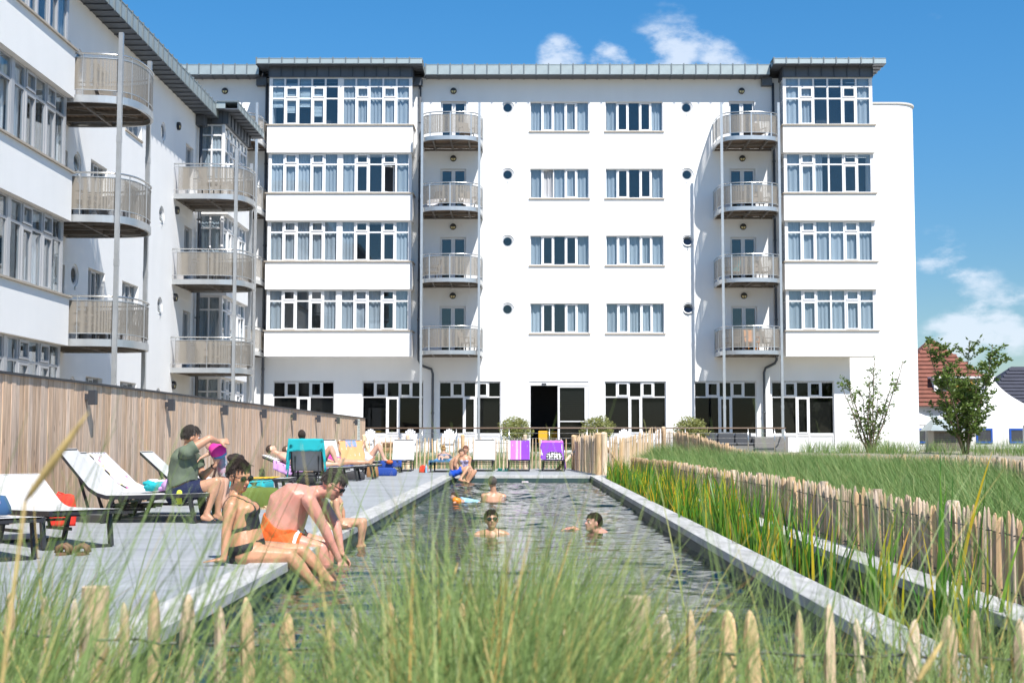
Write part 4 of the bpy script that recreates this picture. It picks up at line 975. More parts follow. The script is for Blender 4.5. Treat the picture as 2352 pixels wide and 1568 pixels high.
towel(L16, 60, .55, 2.07, .32, [PU, PK], 'plain purple towel with pink top border on a far lounger', over=(.03, .30), bands=lambda u, v: 1 if v > .9 else 0, seed=9)
towel(L6, 22, 1.05, 1.75, .32, LIL, 'lilac towel under the sunbathing man', over=(.22, .05), seed=10)
towel(L6, 22, 1.62, 2.05, .30, WT, 'folded white towel used as pillow by the sunbathing man', seed=11, lift=.04)
towel(LRD, 32, .1, .8, .33, ROY, 'royal blue towel on the reader\'s lounger', over=(.2, .05), seed=12)
towel(L13, 5, -.05, 1.9, .33, mat('sky_blue_terry', (.10, .32, .62), .95), 'sky blue towel under the prone girl', over=(.15, .0), seed=13)
towel(LP2, 20, .3, 1.9, .31, ROY, 'navy towel under the sunbather with one knee raised', seed=14)
# heaps and small things
def heap(loc, r, mats, label, cat, seed, n=9, name=None, flat=.5):
    rg = random.Random(seed); b = MB()
    for i in range(n):
        b.cur = rg.randrange(len(mats)) if len(mats) > 1 else 0
        M_ = Matrix.Rotation(rg.uniform(0, 6), 3, 'Z') @ Matrix.Rotation(rg.uniform(-.4, .4), 3, 'X')
        b.ell((rg.uniform(-r, r) * .7, rg.uniform(-r, r) * .45, r * flat * rg.uniform(.35, .8)), (r * rg.uniform(.3, .55), r * rg.uniform(.2, .4), r * flat * rg.uniform(.3, .6)), M_, 12, 7)
    me = b.mesh(name or cat, mats, smooth=True)
    for v in me.vertices: v.co += Vector((rg.uniform(-1, 1), rg.uniform(-1, 1), rg.uniform(-.6, .6))) * r * .045; v.co.z = max(v.co.z, .003)
    return obj(name or cat.replace(' ', '_'), me, None, loc, label=label, cat=cat)
heap((-4.42, 16.3, .335), .26, [TQ, WT, LIL], 'heap of turquoise and lilac clothes beside the seated man', 'clothes', 3, 16, 'clothes_heap')
def tote(loc, w, d, h, m, label, rz=0, name='beach_bag'):
    e = empty(name, loc, rz, label=label, cat='bag'); b = MB(); n = 16
    def ring(s, z): return [(math.copysign(abs(math.cos(2 * math.pi * k / n)) ** .35, math.cos(2 * math.pi * k / n)) * w / 2 * s * rnd(.93, 1.06), math.copysign(abs(math.sin(2 * math.pi * k / n)) ** .35, math.sin(2 * math.pi * k / n)) * d / 2 * s * rnd(.93, 1.06), z) for k in range(n)]
    b.loft([ring(.92, 0), ring(1, h * .08), ring(1.0, h * .4), ring(.93, h * .75), ring(.80, h * .95), ring(.55, h)]); b.build('body', m, e, smooth=True)
    b = MB(); b.tube([(-w * .25, 0, h * .93), (-w * .18, d * .3, h * 1.06), (0, d * .5, h * 1.0), (w * .18, d * .45, h * .92), (w * .25, 0, h * .93)], .008, 6); b.build('handle', m, e); return e
tote((-5.30, 15.35, 0), .30, .2, .36, REDC, 'red beach bag standing by the larch fence', .3)
tote((-3.78, 19.1, 0), .62, .3, .30, GRN, 'olive green bag under the turquoise towel', .1)
tote((-3.35, 19.5, 0), .18, .15, .28, mat('straw', (.5, .38, .2), .8), 'straw bag beside the olive green bag', .4)
tote((-3.75, 35.6, 0), .70, .3, .22, ROY, 'royal blue bag on the deck beside the crossed feet')
tote((-3.9, 34.3, 0), .3, .25, .32, mat('brown_leather', (.30, .15, .06), .6), 'brown leather bag near the royal blue bag')
tote((-4.1, 32.3, 0), .5, .3, .2, mat('black_white_cloth', (.04, .04, .045), .8), 'black bag under the knee-raised sunbather')
tote((-5.0, 30.2, 0), .6, .35, .24, mat('black_bag', (.02, .02, .022), .7), 'black bag in the shade behind the turquoise lounger')
tote((-2.95, 39.1, 0), .26, .2, .2, REDC, 'red bag standing by the flat lounger')
b = MB(); b.tube([(0, 0, 0), (0, 0, .02), (0, 0, .16), (0, 0, .2), (0, 0, .24)], [.035, .037, .037, .015, .014], 10); b.build('water_bottle', mat('bottle_plastic', (.25, .45, .62), .2), None, loc=(-2.86, 38.95, 0), label='clear blue water bottle beside the red bag', cat='bottle')
tote((-4.52, 11.1, .36), .45, .25, .17, mat('denim_bag', (.03, .09, .20), .85), 'dark blue bag on the lounger hidden by grass', .7)
heap((-4.45, 10.6, .37), .3, [WT, mat('lime_cloth', (.35, .5, .05), .9), LIL], 'pile of white and lime clothes on the grass-hidden lounger', 'clothes', 9, 10, 'clothes_heap')
e = tote((.91, 40.55, .36), .5, .3, .22, mat('polka_base', (.03, .03, .03), .8), 'black bag with white polka dots on the purple towel')
t = MATS['polka_base'].node_tree; c = N(t, 'ShaderNodeTexCoord'); v = N(t, 'ShaderNodeTexVoronoi'); v.inputs['Scale'].default_value = 13; v.inputs['Randomness'].default_value = .3; r = N(t, 'ShaderNodeValToRGB'); r.color_ramp.interpolation = 'CONSTANT'; r.color_ramp.elements[0].color = (.8, .8, .8, 1); r.color_ramp.elements[1].position = .42; r.color_ramp.elements[1].color = (.02, .025, .02, 1)
t.links.new(c.outputs['Object'], v.inputs['Vector']); t.links.new(v.outputs['Distance'], r.inputs[0]); t.links.new(r.outputs[0], t.nodes['Principled BSDF'].inputs['Base Color'])
def sandal(loc, rz, m, label, group, L=.27, strap=True, name='sandal', thong=False):
    e = empty(name, loc, rz, label=label, cat='sandal', group=group); n = 18
    def outline(s): return [(s * (.048 + .012 * math.cos(t)) * math.sin(t) , s * L / 2 * math.cos(t)) for t in [2 * math.pi * k / n for k in range(n)]]
    b = MB(); b.prism(outline(1), 0, .022); b.build('sole', m, e)
    if thong:
        for s in (-1, 1): b = MB(); b.tube([(s * .045, -.01, .02), (s * .03, .03, .045), (0, .075, .025)], .009, 6); b.build('strap', m, e, smooth=True)
    else:
        for y in (.055, -.01): b = MB(); b.tube([(-.052, y, .018), (-.04, y, .065), (0, y, .085), (.04, y, .065), (.052, y, .018)], .022, 6); b.build('strap', m, e, smooth=True)
    return e
M_san = mat('brown_sandal', (.17, .09, .05), .7)
sandal(pZ(150, 1273) , 3.0, M_san, 'brown leather sandal on the deck before the askew lounger', 'pair of brown sandals')
sandal(pZ(190, 1273), 3.2, M_san, 'brown leather sandal on the deck before the askew lounger', 'pair of brown sandals')
M_fl = mat('tan_flipflop', (.55, .40, .24), .8)
sandal(pZ(615, 1169), 1.2, M_fl, 'tan flip-flop left lying between the loungers and the pool', 'tan flip-flops', thong=True)
sandal(pZ(628, 1164), .2, M_fl, 'tan flip-flop left lying between the loungers and the pool', 'tan flip-flops', thong=True)
M_tg = mat('teal_clog', (.0, .18, .14), .6)
sandal(pZ(1150, 1081.5), 1.3, M_tg, 'teal green clog in front of the far loungers', 'teal clogs'); sandal(pZ(1165, 1081.8), 1.5, M_tg, 'teal green clog in front of the far loungers', 'teal clogs')
b = MB()
for k in range(7): a = k * .9; b.ell((.05 * math.cos(a), .05 * math.sin(a), .03), (.05, .03, .02), Matrix.Rotation(a, 3, 'Z'), 8, 5)
b.build('floating_flower', mat('lotus_petal', (.75, .65, .70), .6), None, loc=(.02, 34.9, ZW), smooth=True, label='pale toy flower floating near the far pool end', cat='toy')
# orange cap on the lounger behind the reader
b = MB(); b.ell((0, 0, .02), (.10, .11, .06)); b.box((-.07, .08, .01), (.07, .20, .02)); b.build('cap', mat('orange_cap', (.55, .13, .03), .8), None, loc=pY(895, 1062, 38.6), smooth=True, label='orange cap at the foot of the reader\'s lounger', cat='cap')
# ================================================================ PEOPLE
def skin(name, col, red=1.0): return mat(name, col, .42, var=.13, vscale=5, sss=.10, bump=.10, bscale=70, col2=(min(1, col[0] * 1.14), col[1] * 1.1 * red, col[2] * 1.1 * red))
SK_TAN = skin('tanned_skin', (.50, .255, .145)); SK_PINK = skin('sunburnt_skin', (.58, .32, .24), .76); SK_FAIR = skin('fair_skin', (.56, .34, .245)); SK_MID = skin('mid_skin', (.52, .285, .18))
def hairmat(name, col): return mat(name, col, .45, var=.45, vscale=14, stretch=(6, 6, 1.5), bump=.8, bscale=45)
HR_DK = hairmat('dark_brown_hair', (.035, .02, .013)); HR_BR = hairmat('brown_hair', (.10, .06, .035)); HR_GR = hairmat('grey_brown_hair', (.085, .07, .06)); HR_BL = hairmat('blond_hair', (.42, .25, .09)); HR_RED = hairmat('auburn_hair', (.16, .06, .03))
M_lip = mat('lips', (.36, .15, .115), .5); M_eyew = mat('eye_white', (.75, .73, .70), .3); M_iris = mat('iris', (.04, .03, .02), .2)
M_lens = mat('sunglass_lens', (.012, .010, .010), .05, spec=.8); M_sgf = mat('sunglass_frame', (.015, .01, .01), .3)
def frame(fwd, up):
    f = Vector(fwd).normalized(); u = (Vector(up) - f * f.dot(Vector(up))).normalized(); l = u.cross(f)      # left of the wearer
    return f, u, l
def capsule(b, p0, p1, r0, r1, bulge=0, n=10, st=5, peak=.35):
    p0 = Vector(p0); p1 = Vector(p1); d = (p1 - p0); L = d.length; d = d / max(L, 1e-6)
    a = d.orthogonal().normalized(); c = d.cross(a); rings = []
    def ring(p, r): return [p + (a * math.cos(2 * math.pi * k / n) + c * math.sin(2 * math.pi * k / n)) * r for k in range(n)]
    for q in (.15, .6, .9): rings.append(ring(p0 - d * r0 * math.cos(q * math.pi / 2), max(.001, r0 * math.sin(q * math.pi / 2))))
    for i in range(st + 1): t = i / st; rings.append(ring(p0.lerp(p1, t), lerp(r0, r1, t) + bulge * math.exp(-((t - peak) / .25) ** 2)))
    for q in (.9, .6, .15): rings.append(ring(p1 + d * r1 * math.cos(q * math.pi / 2), max(.001, r1 * math.sin(q * math.pi / 2))))
    b.loft(rings)
def remeshed(b, vox, it=3, fac=.5):
    me = b.mesh('tmp', []) if False else None
    me = bpy.data.meshes.new('tmp'); me.from_pydata(b.v, [], b.f); o = bpy.data.objects.new('tmp', me); COL.objects.link(o)
    bm = bmesh.new(); bm.from_mesh(me); bmesh.ops.recalc_face_normals(bm, faces=bm.faces); bm.to_mesh(me); bm.free()
    m = o.modifiers.new('r', 'REMESH'); m.mode = 'VOXEL'; m.voxel_size = vox
    m = o.modifiers.new('s', 'SMOOTH'); m.factor = fac; m.iterations = it
    dg = bpy.context.evaluated_depsgraph_get(); dg.update(); out = bpy.data.meshes.new_from_object(o.evaluated_get(dg)); bpy.data.objects.remove(o); bpy.data.meshes.remove(me); return out
def hand(b, wrist, d, nrm, side_thumb, k=1.0, curl=.25, spread=.18):
    """palm, four fingers of unequal length and a thumb from the side of the palm"""
    d = Vector(d).normalized(); n = Vector(nrm); n = (n - d * n.dot(d)).normalized(); s = d.cross(n) * side_thumb; wrist = Vector(wrist)
    pc = wrist + d * .045 * k; Mh = Matrix((s, d, n)).transposed()
    b.ell(pc, (.041 * k, .055 * k, .017 * k), Mh, 12, 8)
    for off, ln, in ((.032, .070), (.011, .080), (-.011, .075), (-.032, .058)):
        a0 = wrist + d * .082 * k + s * off * k; fd = (d + s * off / .032 * spread).normalized()
        p = a0; r = .0095 * k
        for q in range(3):
            ang = curl * (q + .4); dd = (fd * math.cos(ang) - n * math.sin(ang)).normalized(); e = p + dd * ln * k * (.42, .33, .25)[q]
            capsule(b, p, e, r, r * .9, n=7, st=2); p = e; r *= .9
    t0 = wrist + d * .03 * k + s * .03 * k; t1 = t0 + (d * .6 + s * .8).normalized() * .042 * k - n * .006 * k; t2 = t1 + (d * .9 + s * .35 - n * .3 * (1 if curl > .3 else .2)).normalized() * .032 * k
    capsule(b, t0, t1, .0125 * k, .0105 * k, n=7, st=2); capsule(b, t1, t2, .0105 * k, .0085 * k, n=7, st=2)
def person(label, P, N_, H, hf, left, armL=None, armR=None, legL=None, legR=None, k=1.0, fem=False, belly=0.0, sk=None, vox=.012, hair=None, left_s=None, arch=(0, 0, 0), glasses=False, clothes=(), hu=None, bulk=1.0, eyes=True, cat='person', base=None, smile=True):
    P, N_, H = Vector(P), Vector(N_), Vector(H); sk = sk or SK_TAN; b = MB(); segs = []
    up = (N_ - P).normalized(); left = Vector(left); left = (left - up * left.dot(up)).normalized(); fwd = left.cross(up)
    ls = Vector(left_s) if left_s is not None else left; ls = (ls - up * ls.dot(up)).normalized(); fs = ls.cross(up)
    def seg(nm, a, c, r0, r1, **kw): capsule(b, a, c, r0, r1, **kw); segs.append((nm, Vector(a), Vector(c), (r0 + r1) / 2))
    # torso loft along a bowed spine
    T = (N_ - P).length; arch = Vector(arch)
    sect = [(-.20, .10, .09), (-.12, .145 if fem else .135, .108), (0, .170 if fem else .158, .118), (.18, .155, .112 + belly * .7), (.38, .132 if fem else .15, .102 + belly), (.58, .135 if fem else .16, .105 + belly * .5), (.76, .148 if fem else .172, .108), (.90, .125 if fem else .15, .088), (.99, .07, .065)]
    rings = []; n = 16
    for t, w, d in sect:
        c = P + up * T * t + arch * math.sin(math.pi * max(0, min(1, t))); l_ = left.lerp(ls, max(0, min(1, t))).normalized(); f_ = l_.cross(up)
        w *= k * bulk; d *= k * bulk
        ff = f_ * (d * .25 * (belly > 0) * (1 if .1 < t < .6 else 0))
        rings.append([c + ff + l_ * math.cos(2 * math.pi * q / n) * w + f_ * math.sin(2 * math.pi * q / n) * d for q in range(n)])
    b.loft(rings); segs.append(('torso', P, N_, .13 * k))
    Mt = Matrix((left, fwd, up)).transposed()
    for s in (1, -1): b.ell(P + left * s * .075 * k - fwd * .045 * k - up * .06 * k, (.085 * k, .085 * k, .09 * k), Mt)
    cb = P + up * T * .70 + arch * .8
    if fem:
        for s in (1, -1): b.ell(cb + ls * s * .072 * k + fs * .085 * k - up * .0 * k, (.062 * k, .055 * k, .062 * k), Matrix((ls, fs, up)).transposed())
    else:
        for s in (1, -1): b.ell(cb + ls * s * .075 * k + fs * .055 * k * bulk + up * .02, (.085 * k, .055 * k, .06 * k), Matrix((ls, fs, up)).transposed())
    # neck and head
    hf_, hu_, hl = frame(hf, hu if hu is not None else (H - N_)); Mh = Matrix((hl, hf_, hu_)).transposed()
    seg('neck', N_ - up * .02, H - hu_ * .075 * k - hf_ * .018 * k, .062 * k * (.86 if fem else 1), .054 * k * (.86 if fem else 1))
    hd = lambda x, y, z: H + hl * x * k + hf_ * y * k + hu_ * z * k
    R3 = lambda x, y, z: (x * k, y * k, z * k)
    b.ell(hd(0, -.012, .022), R3(.074, .094, .094), Mh, 16, 10); b.ell(hd(0, .018, -.030), R3(.062, .072, .078), Mh, 14, 10); b.ell(hd(0, .045, -.075), R3(.040, .042, .036), Mh, 12, 8)
    b.ell(hd(0, .070, .030), R3(.046, .020, .014), Mh, 10, 6)
    capsule(b, hd(0, .084, .012), hd(0, .104, -.020), .009 * k, .0135 * k, n=8, st=2)
    for s in (1, -1): b.ell(hd(s * .074, -.008, -.006), R3(.012, .022, .032), Mh, 8, 6); b.ell(hd(s * .036, .058, -.012), R3(.024, .022, .018), Mh, 8, 6)
    b.ell(hd(0, .080, -.052), R3(.022, .014, .008), Mh, 8, 6)
    segs.append(('head', hd(0, 0, .03), hd(0, .02, -.06), .08 * k))
    sw = (.158 if fem else .185) * k * (1 + (bulk - 1) * .6)
    for s, arm in ((1, armL), (-1, armR)):
        if not arm: continue
        S = N_ + ls * s * sw - up * .06 * k + (Vector(arm[4]) if len(arm) > 4 and arm[4] is not None else Vector((0, 0, 0)))
        nm = 'L' if s > 0 else 'R'; E, Wr = Vector(arm[0]), Vector(arm[1])
        capsule(b, N_ - up * .015 * k, S, .05 * k, .054 * k, n=9); segs.append(('trap', N_, S, .05 * k))
        seg('uarm' + nm, S, E, (.047 if fem else .056) * k * bulk ** .5, (.036 if fem else .042) * k, bulge=.004 * k); seg('farm' + nm, E, Wr, (.036 if fem else .042) * k, (.024 if fem else .028) * k, bulge=.004 * k, peak=.25)
        if arm[2] is not None: hand(b, Wr, arm[2], arm[3], -s, k * (.92 if fem else 1.04), curl=arm[5] if len(arm) > 5 else .25)
    for s, leg in ((1, legL), (-1, legR)):
        if not leg: continue
        nm = 'L' if s > 0 else 'R'; Hp = P + left * s * .092 * k - up * .05 * k; K, A = Vector(leg[0]), Vector(leg[1])
        seg('thigh' + nm, Hp, K, .088 * k * (1.04 if fem else 1) * bulk ** .4, .056 * k, bulge=.006 * k, st=7); seg('shin' + nm, K, A, .053 * k, .036 * k, bulge=.013 * k, peak=.3, st=7)
        b.ell(K, (.056 * k, .056 * k, .056 * k))
        if leg[2] is not None:
            td = Vector(leg[2]).normalized(); sd = (A - K).normalized(); heel = A + sd * .045 * k - td * .025 * k; ball = A + sd * .058 * k + td * .125 * k
            capsule(b, heel, ball, .034 * k, .026 * k, n=9); capsule(b, A, A.lerp(ball, .6), .036 * k, .028 * k, n=9)
            lat = td.cross(sd).normalized()
            for q in range(5): o_ = lat * (q - 2) * .017 * k * s; capsule(b, ball + o_ * .8, ball + o_ + td * (.048 - .006 * abs(q - 1)) * k, .0135 * k, .010 * k, n=7, st=2)
            segs.append(('foot' + nm, heel, ball, .03 * k))
    me = remeshed(b, vox, 3 if vox < .012 else 2); me.materials.append(sk); me.polygons.foreach_set('use_smooth', [True] * len(me.polygons))
    base = Vector(base) if base is not None else Vector((P.x, P.y, 0)); me.transform(Matrix.Translation(-base)); me.name = 'person'
    root = obj('person', me, None, base, label=label, cat=cat)
    def child(nm, bb, m, smooth=True):
        mm = bb.mesh(nm, m, smooth=smooth); mm.transform(Matrix.Translation(-base)); return obj(nm, mm, root)
    # classify vertices for clothing
    nv = len(me.vertices); co = np.empty(nv * 3); me.vertices.foreach_get('co', co); co = co.reshape(-1, 3) + np.array(base); no = np.empty(nv * 3); me.vertices.foreach_get('normal', no); no = no.reshape(-1, 3)
    best = np.full(nv, 1e9); sid = np.zeros(nv, int); tt = np.zeros(nv)
    for i, (nm, a, c, r) in enumerate(segs):
        a = np.array(a); d = np.array(c) - a; q = np.clip(((co - a) @ d) / (d @ d), 0, 1); ds = np.linalg.norm(co - a - q[:, None] * d, axis=1) - r
        m_ = ds < best; best[m_] = ds[m_]; sid[m_] = i; tt[m_] = q[m_]
    names = np.array([s[0] for s in segs])[sid]
    D = dict(seg=names, t=tt, l=(co - np.array(P)) @ np.array(left) / k, f=(co - np.array(P)) @ np.array(fwd) / k, u=(co - np.array(P)) @ np.array(up) / k, T=T / k,
             cl=(co - np.array(N_)) @ np.array(ls) / k, cf=(co - np.array(cb)) @ np.array(fs) / k, cu=(co - np.array(N_)) @ np.array(up) / k, torso=np.isin(names, ['torso', 'trap']), p=co)
    D['thigh'] = np.isin(names, ['thighL', 'thighR']); D['uarm'] = np.isin(names, ['uarmL', 'uarmR'])
    faces = [tuple(p.vertices) for p in me.polygons]
    for nm, pred, off, m, fold in clothes:
        ok = pred(D); fl = [f for f in faces if all(ok[i] for i in f)]
        if not fl: continue
        used = sorted({i for f in fl for i in f}); idx = {u_: i for i, u_ in enumerate(used)}
        fo = fold * np.sin(co[used] @ np.array([23., 17., 31.]) + 2 * np.sin(co[used] @ np.array([9., -14., 7.]))) if fold else 0
        vv = co[used] + no[used] * (off + fo)[:, None] if fold else co[used] + no[used] * off
        ec = {}
        for f in fl:
            for a_, c_ in zip(f, f[1:] + f[:1]): kk = (min(a_, c_), max(a_, c_)); ec[kk] = ec.get(kk, 0) + 1
        nb = {}
        for (a_, c_), cnt in ec.items():
            if cnt == 1: nb.setdefault(idx[a_], []).append(idx[c_]); nb.setdefault(idx[c_], []).append(idx[a_])
        for _ in range(8):          # even out the hem
            new = {v_: vv[v_] * .4 + .3 * (vv[q_[0]] + vv[q_[1]]) for v_, q_ in nb.items() if len(q_) == 2}
            for v_, p_ in new.items(): vv[v_] = p_
        bb = MB(); bb.add([tuple(v) for v in vv], [tuple(idx[i] for i in f) for f in fl])
        mm = bpy.data.meshes.new(nm); mm.from_pydata((vv - np.array(base)).tolist(), [], bb.f)
        for q in (m if isinstance(m, list) else [m]): mm.materials.append(q)
        mm.polygons.foreach_set('use_smooth', [True] * len(mm.polygons)); o = obj(nm, mm, root); md = o.modifiers.new('s', 'SOLIDIFY'); md.thickness = off * .9; md.offset = -1
    # hair
    if hair:
        style, hm = hair; q = MB(); nu, nvv = 40, 24; keep = []; rg = random.Random(int(abs(P.x * 1000))); g = {}
        for i in range(nvv + 1):
            a = math.pi * i / nvv
            for j in range(nu):
                t = 2 * math.pi * j / nu; x, y, z = math.sin(a) * math.sin(t), math.sin(a) * math.cos(t), math.cos(a)
                w = 1 + .035 * math.sin(j * 2.7 + i * .8 + rg.random() * 1.5) + .02 * rg.random()
                zz = z
                th_ = .97 if style == 'slick' else 1.0; hx, hy, hz = .0805 * x * w * th_, .101 * y * w * th_ - .014, .100 * z * w * th_ + .025
                if style in ('long', 'bob') and z < -.1 and y < .3: hz *= 1.0 + (1.1 if style == 'long' else .45) * (-z); hx *= 1.05
                g[i, j] = (hx, hy, hz, x, y, z)
        V = [hd(*g[i, j][:3]) for i in range(nvv + 1) for j in range(nu)]; Fs = []
        for i in range(nvv):
            for j in range(nu):
                _, _, _, x, y, z = g[i, j]
                front = (y > .30 and z < .42 + .1 * math.sin(j * 3.1)) or (y > -.05 and z < -.05 and style == 'short') or (y > .12 and z < .15)
                lowcut = {'short': -.42, 'bun': -.45, 'bob': -.9, 'long': -.97, 'slick': -.35}[style]
                if front or z < lowcut: continue
                Fs.append((i * nu + j, i * nu + (j + 1) % nu, (i + 1) * nu + (j + 1) % nu, (i + 1) * nu + j))
        q.add(V, Fs)
        if style in ('bun',):
            q.ell(hd(0, -.075, .115), R3(.055, .050, .045), Mh, 14, 9)
            q.ell(hd(.03, -.055, .125), R3(.03, .03, .03), Mh, 10, 7); q.ell(hd(-.03, -.095, .12), R3(.032, .03, .03), Mh, 10, 7)
            for s in (-1, 1): q.tube([hd(s * .07, .03, .06), hd(s * .078, .035, 0), hd(s * .07, .02, -.06)], [.006 * k, .005 * k, .002 * k], 5)
        if vox < .0125:          # loose strands combed over the cap
            for f_ in Fs:
                for _ in range(2):
                    i_, j_ = divmod(f_[0], nu); hx, hy, hz, x, y, z = g[i_, j_]
                    jx = rg.uniform(-.006, .006); p0 = Vector((hx * 1.01 + jx, hy * 1.01 + rg.uniform(-.006, .006), hz * 1.01 + rg.uniform(-.006, .006)))
                    nrm_ = Vector((x, y, z)); dn = Vector((x * .25 + rg.uniform(-.35, .35), -.55 + (.9 if y > .2 else 0), -.55 if style != 'bun' else .5)); dn = dn - nrm_ * dn.dot(nrm_)
                    if dn.length < .05: dn = Vector((.3, .6, 0))
                    dn.normalize(); L_ = rg.uniform(.018, .04); p1 = p0 + dn * L_ * .6 + nrm_ * .006; p2 = p0 + dn * L_ + nrm_ * rg.uniform(-.002, .007)
                    q.tube([hd(*p0), hd(*p1), hd(*p2)], [.0026 * k, .0022 * k, .0008 * k], 3, cap=False)
        hm_ = child('hair', q, hm)
    if glasses:
        q = MB()
        for s in (1, -1): q.ell(hd(s * .034, .088, .010), R3(.030, .010, .024), Mh, 14, 8)
        child('sunglasses', q, M_lens); q = MB()
        for s in (1, -1): q.tube([hd(s * .062, .082, .016), hd(s * .080, .03, .016), hd(s * .082, -.01, .008)], .0035 * k, 5)
        q.tube([hd(-.012, .100, .014), hd(.012, .100, .014)], .004 * k, 5); child('glasses_frame', q, M_sgf)
    elif eyes:
        for s in (1, -1):
            q = MB(); q.ell(hd(s * .031, .076, .010), R3(.015, .010, .009), Mh, 10, 6); child('eye', q, M_eyew)
            q = MB(); q.ell(hd(s * .031, .0835, .010), R3(.0065, .005, .0065), Mh, 8, 6); child('iris', q, M_iris)
            q = MB(); q.tube([hd(s * .012, .090, .030), hd(s * .032, .090, .034), hd(s * .052, .076, .028)], .0035 * k, 5); child('eyebrow', q, hair[1] if hair else HR_BR)
    if smile: q = MB(); q.ell(hd(0, .087, -.047), R3(.023, .010, .0045), Mh, 10, 6); q.ell(hd(0, .086, -.056), R3(.019, .010, .005), Mh, 10, 6); child('lips', q, M_lip)
    return root, D, hd
V3 = lambda *a: Vector(a)
J = pY
BLK = mat('black_swimwear', (.012, .012, .014), .7); ORS = mat('orange_shorts', (.66, .10, .010), .8, bump=.2, bscale=25); WST = mat('white_stripe', (.75, .75, .75), .8); GRS = mat('sage_tshirt', (.115, .145, .10), .9, bump=.3, bscale=18); NVS = mat('navy_shorts', (.006, .012, .05), .85); LIM = mat('lime_panel', (.52, .62, .06), .8); YSW = mat('yellow_swimsuit', (.75, .50, .02), .7, var=.4, vscale=40, col2=(.8, .75, .5)); BLS = mat('blue_trunks', (.005, .07, .50), .8); TQS = mat('aqua_swimsuit', (.12, .58, .58), .7, var=.4, vscale=11, col2=(.70, .25, .40))
PAT = mat('patterned_swimsuit', (.10, .16, .35), .7); t = PAT.node_tree; c = N(t, 'ShaderNodeTexCoord'); v = N(t, 'ShaderNodeTexWave'); v.inputs['Scale'].default_value = 9; v.inputs['Distortion'].default_value = 4; r = N(t, 'ShaderNodeValToRGB'); r.color_ramp.interpolation = 'CONSTANT'; e_ = r.color_ramp.elements; e_[0].color = (.05, .09, .28, 1); e_[1].position = .4; e_[1].color = (.75, .72, .72, 1); q = e_.new(.65); q.color = (.62, .14, .22, 1); q = e_.new(.82); q.color = (.2, .35, .6, 1)
t.links.new(c.outputs['Object'], v.inputs['Vector']); t.links.new(v.outputs['Fac'], r.inputs[0]); t.links.new(r.outputs[0], t.nodes['Principled BSDF'].inputs['Base Color'])
AND, OR_ = np.logical_and, np.logical_or
def bikini_bottom(d): return ((d['torso'] | d['thigh']) & (d['u'] < .045 + .35 * np.maximum(0, -d['f'] * 0)) & (d['u'] > -.25) & ((d['f'] < .02) & (d['u'] < .06) & (np.abs(d['l']) < .16) & (d['u'] > -.13 - 0 * d['t']) | (np.abs(d['u'] - .005) < .035) | ((np.abs(d['l']) < .085) & (d['u'] > -.2))) & (~d['thigh'] | (d['t'] < .22)))
def bikini_top(d):
    cup = (d['cf'] > .055) & (d['cu'] < -.115 - .35 * (np.abs(np.abs(d['cl']) - .075))) & (d['cu'] > -.27); band = np.abs(d['cu'] + .245) < .018; strap = (np.abs(np.abs(d['cl']) - .085) < .009) & (d['cu'] > -.25)
    return d['torso'] & (cup | band | strap)
def shorts(top=.07, t=.6): return lambda d: (d['torso'] & (d['u'] < top)) | (d['thigh'] & (d['t'] < t))
# --- woman in the black bikini on the pool edge
Yw = 10.85
person('woman in black bikini and sunglasses sitting on the near pool edge', J(566, 1258, Yw), J(538, 1142, Yw), J(550, 1094, Yw), (.72, -.55, -.28), (0, 1, .02),
       armR=(J(521, 1213, Yw - .24), J(514, 1284, Yw - .30), (-1, -.15, -.10), (0, 0, 1), None, .06), armL=(J(560, 1205, Yw + .30), J(545, 1270, Yw + .32), (-.9, .3, -.1), (0, 0, 1), None, .06),
       legR=(J(664, 1276, Yw - .10), J(728, 1348, Yw - .05), (.7, 0, -.7)), legL=(J(692, 1264, Yw + .12), J(762, 1340, Yw + .16), (.7, 0, -.7)), k=1.07, bulk=1.18, fem=True, sk=SK_TAN, vox=.0085, hair=('bun', HR_DK), glasses=True, arch=(.02, 0, 0), hu=(-.1, 0, 1),
       clothes=[('bikini_bottom', bikini_bottom, .004, BLK, 0), ('bikini_top', bikini_top, .005, BLK, 0)])
# --- man in orange shorts leaning forward
Ym = 12.45
person('bare-chested man in orange shorts bending forward on the pool edge', J(636, 1222, Ym), J(722, 1128, Ym), J(766, 1114, Ym - .02), (.78, -.12, -.62), (0, 1, 0),
       armR=(J(744, 1210, Ym - .18), J(778, 1284, Ym - .12), (.6, .1, -.8), (.5, -.6, .4), V3(.03, 0, -.02), .5), armL=(J(772, 1204, Ym + .22), J(784, 1270, Ym + .15), (.6, 0, -.8), (.6, .5, .4), V3(.04, 0, -.02), .5),
       legR=(J(738, 1258, Ym - .13), J(752, 1350, Ym - .12), (.9, -.1, -.3)), legL=(J(745, 1248, Ym + .16), J(762, 1340, Ym + .2), (.9, .1, -.3)), k=1.12, belly=.06, bulk=1.22, sk=SK_PINK, vox=.0095, hair=('short', HR_GR), glasses=True, arch=(-.08, 0, .10), hu=(.45, 0, .8),
       clothes=[('swim_shorts', shorts(.06, .60), .016, ORS, .004), ('shorts_stripe', lambda d: d['thigh'] & (np.abs(d['t'] - .50) < .045), .020, WST, 0)])
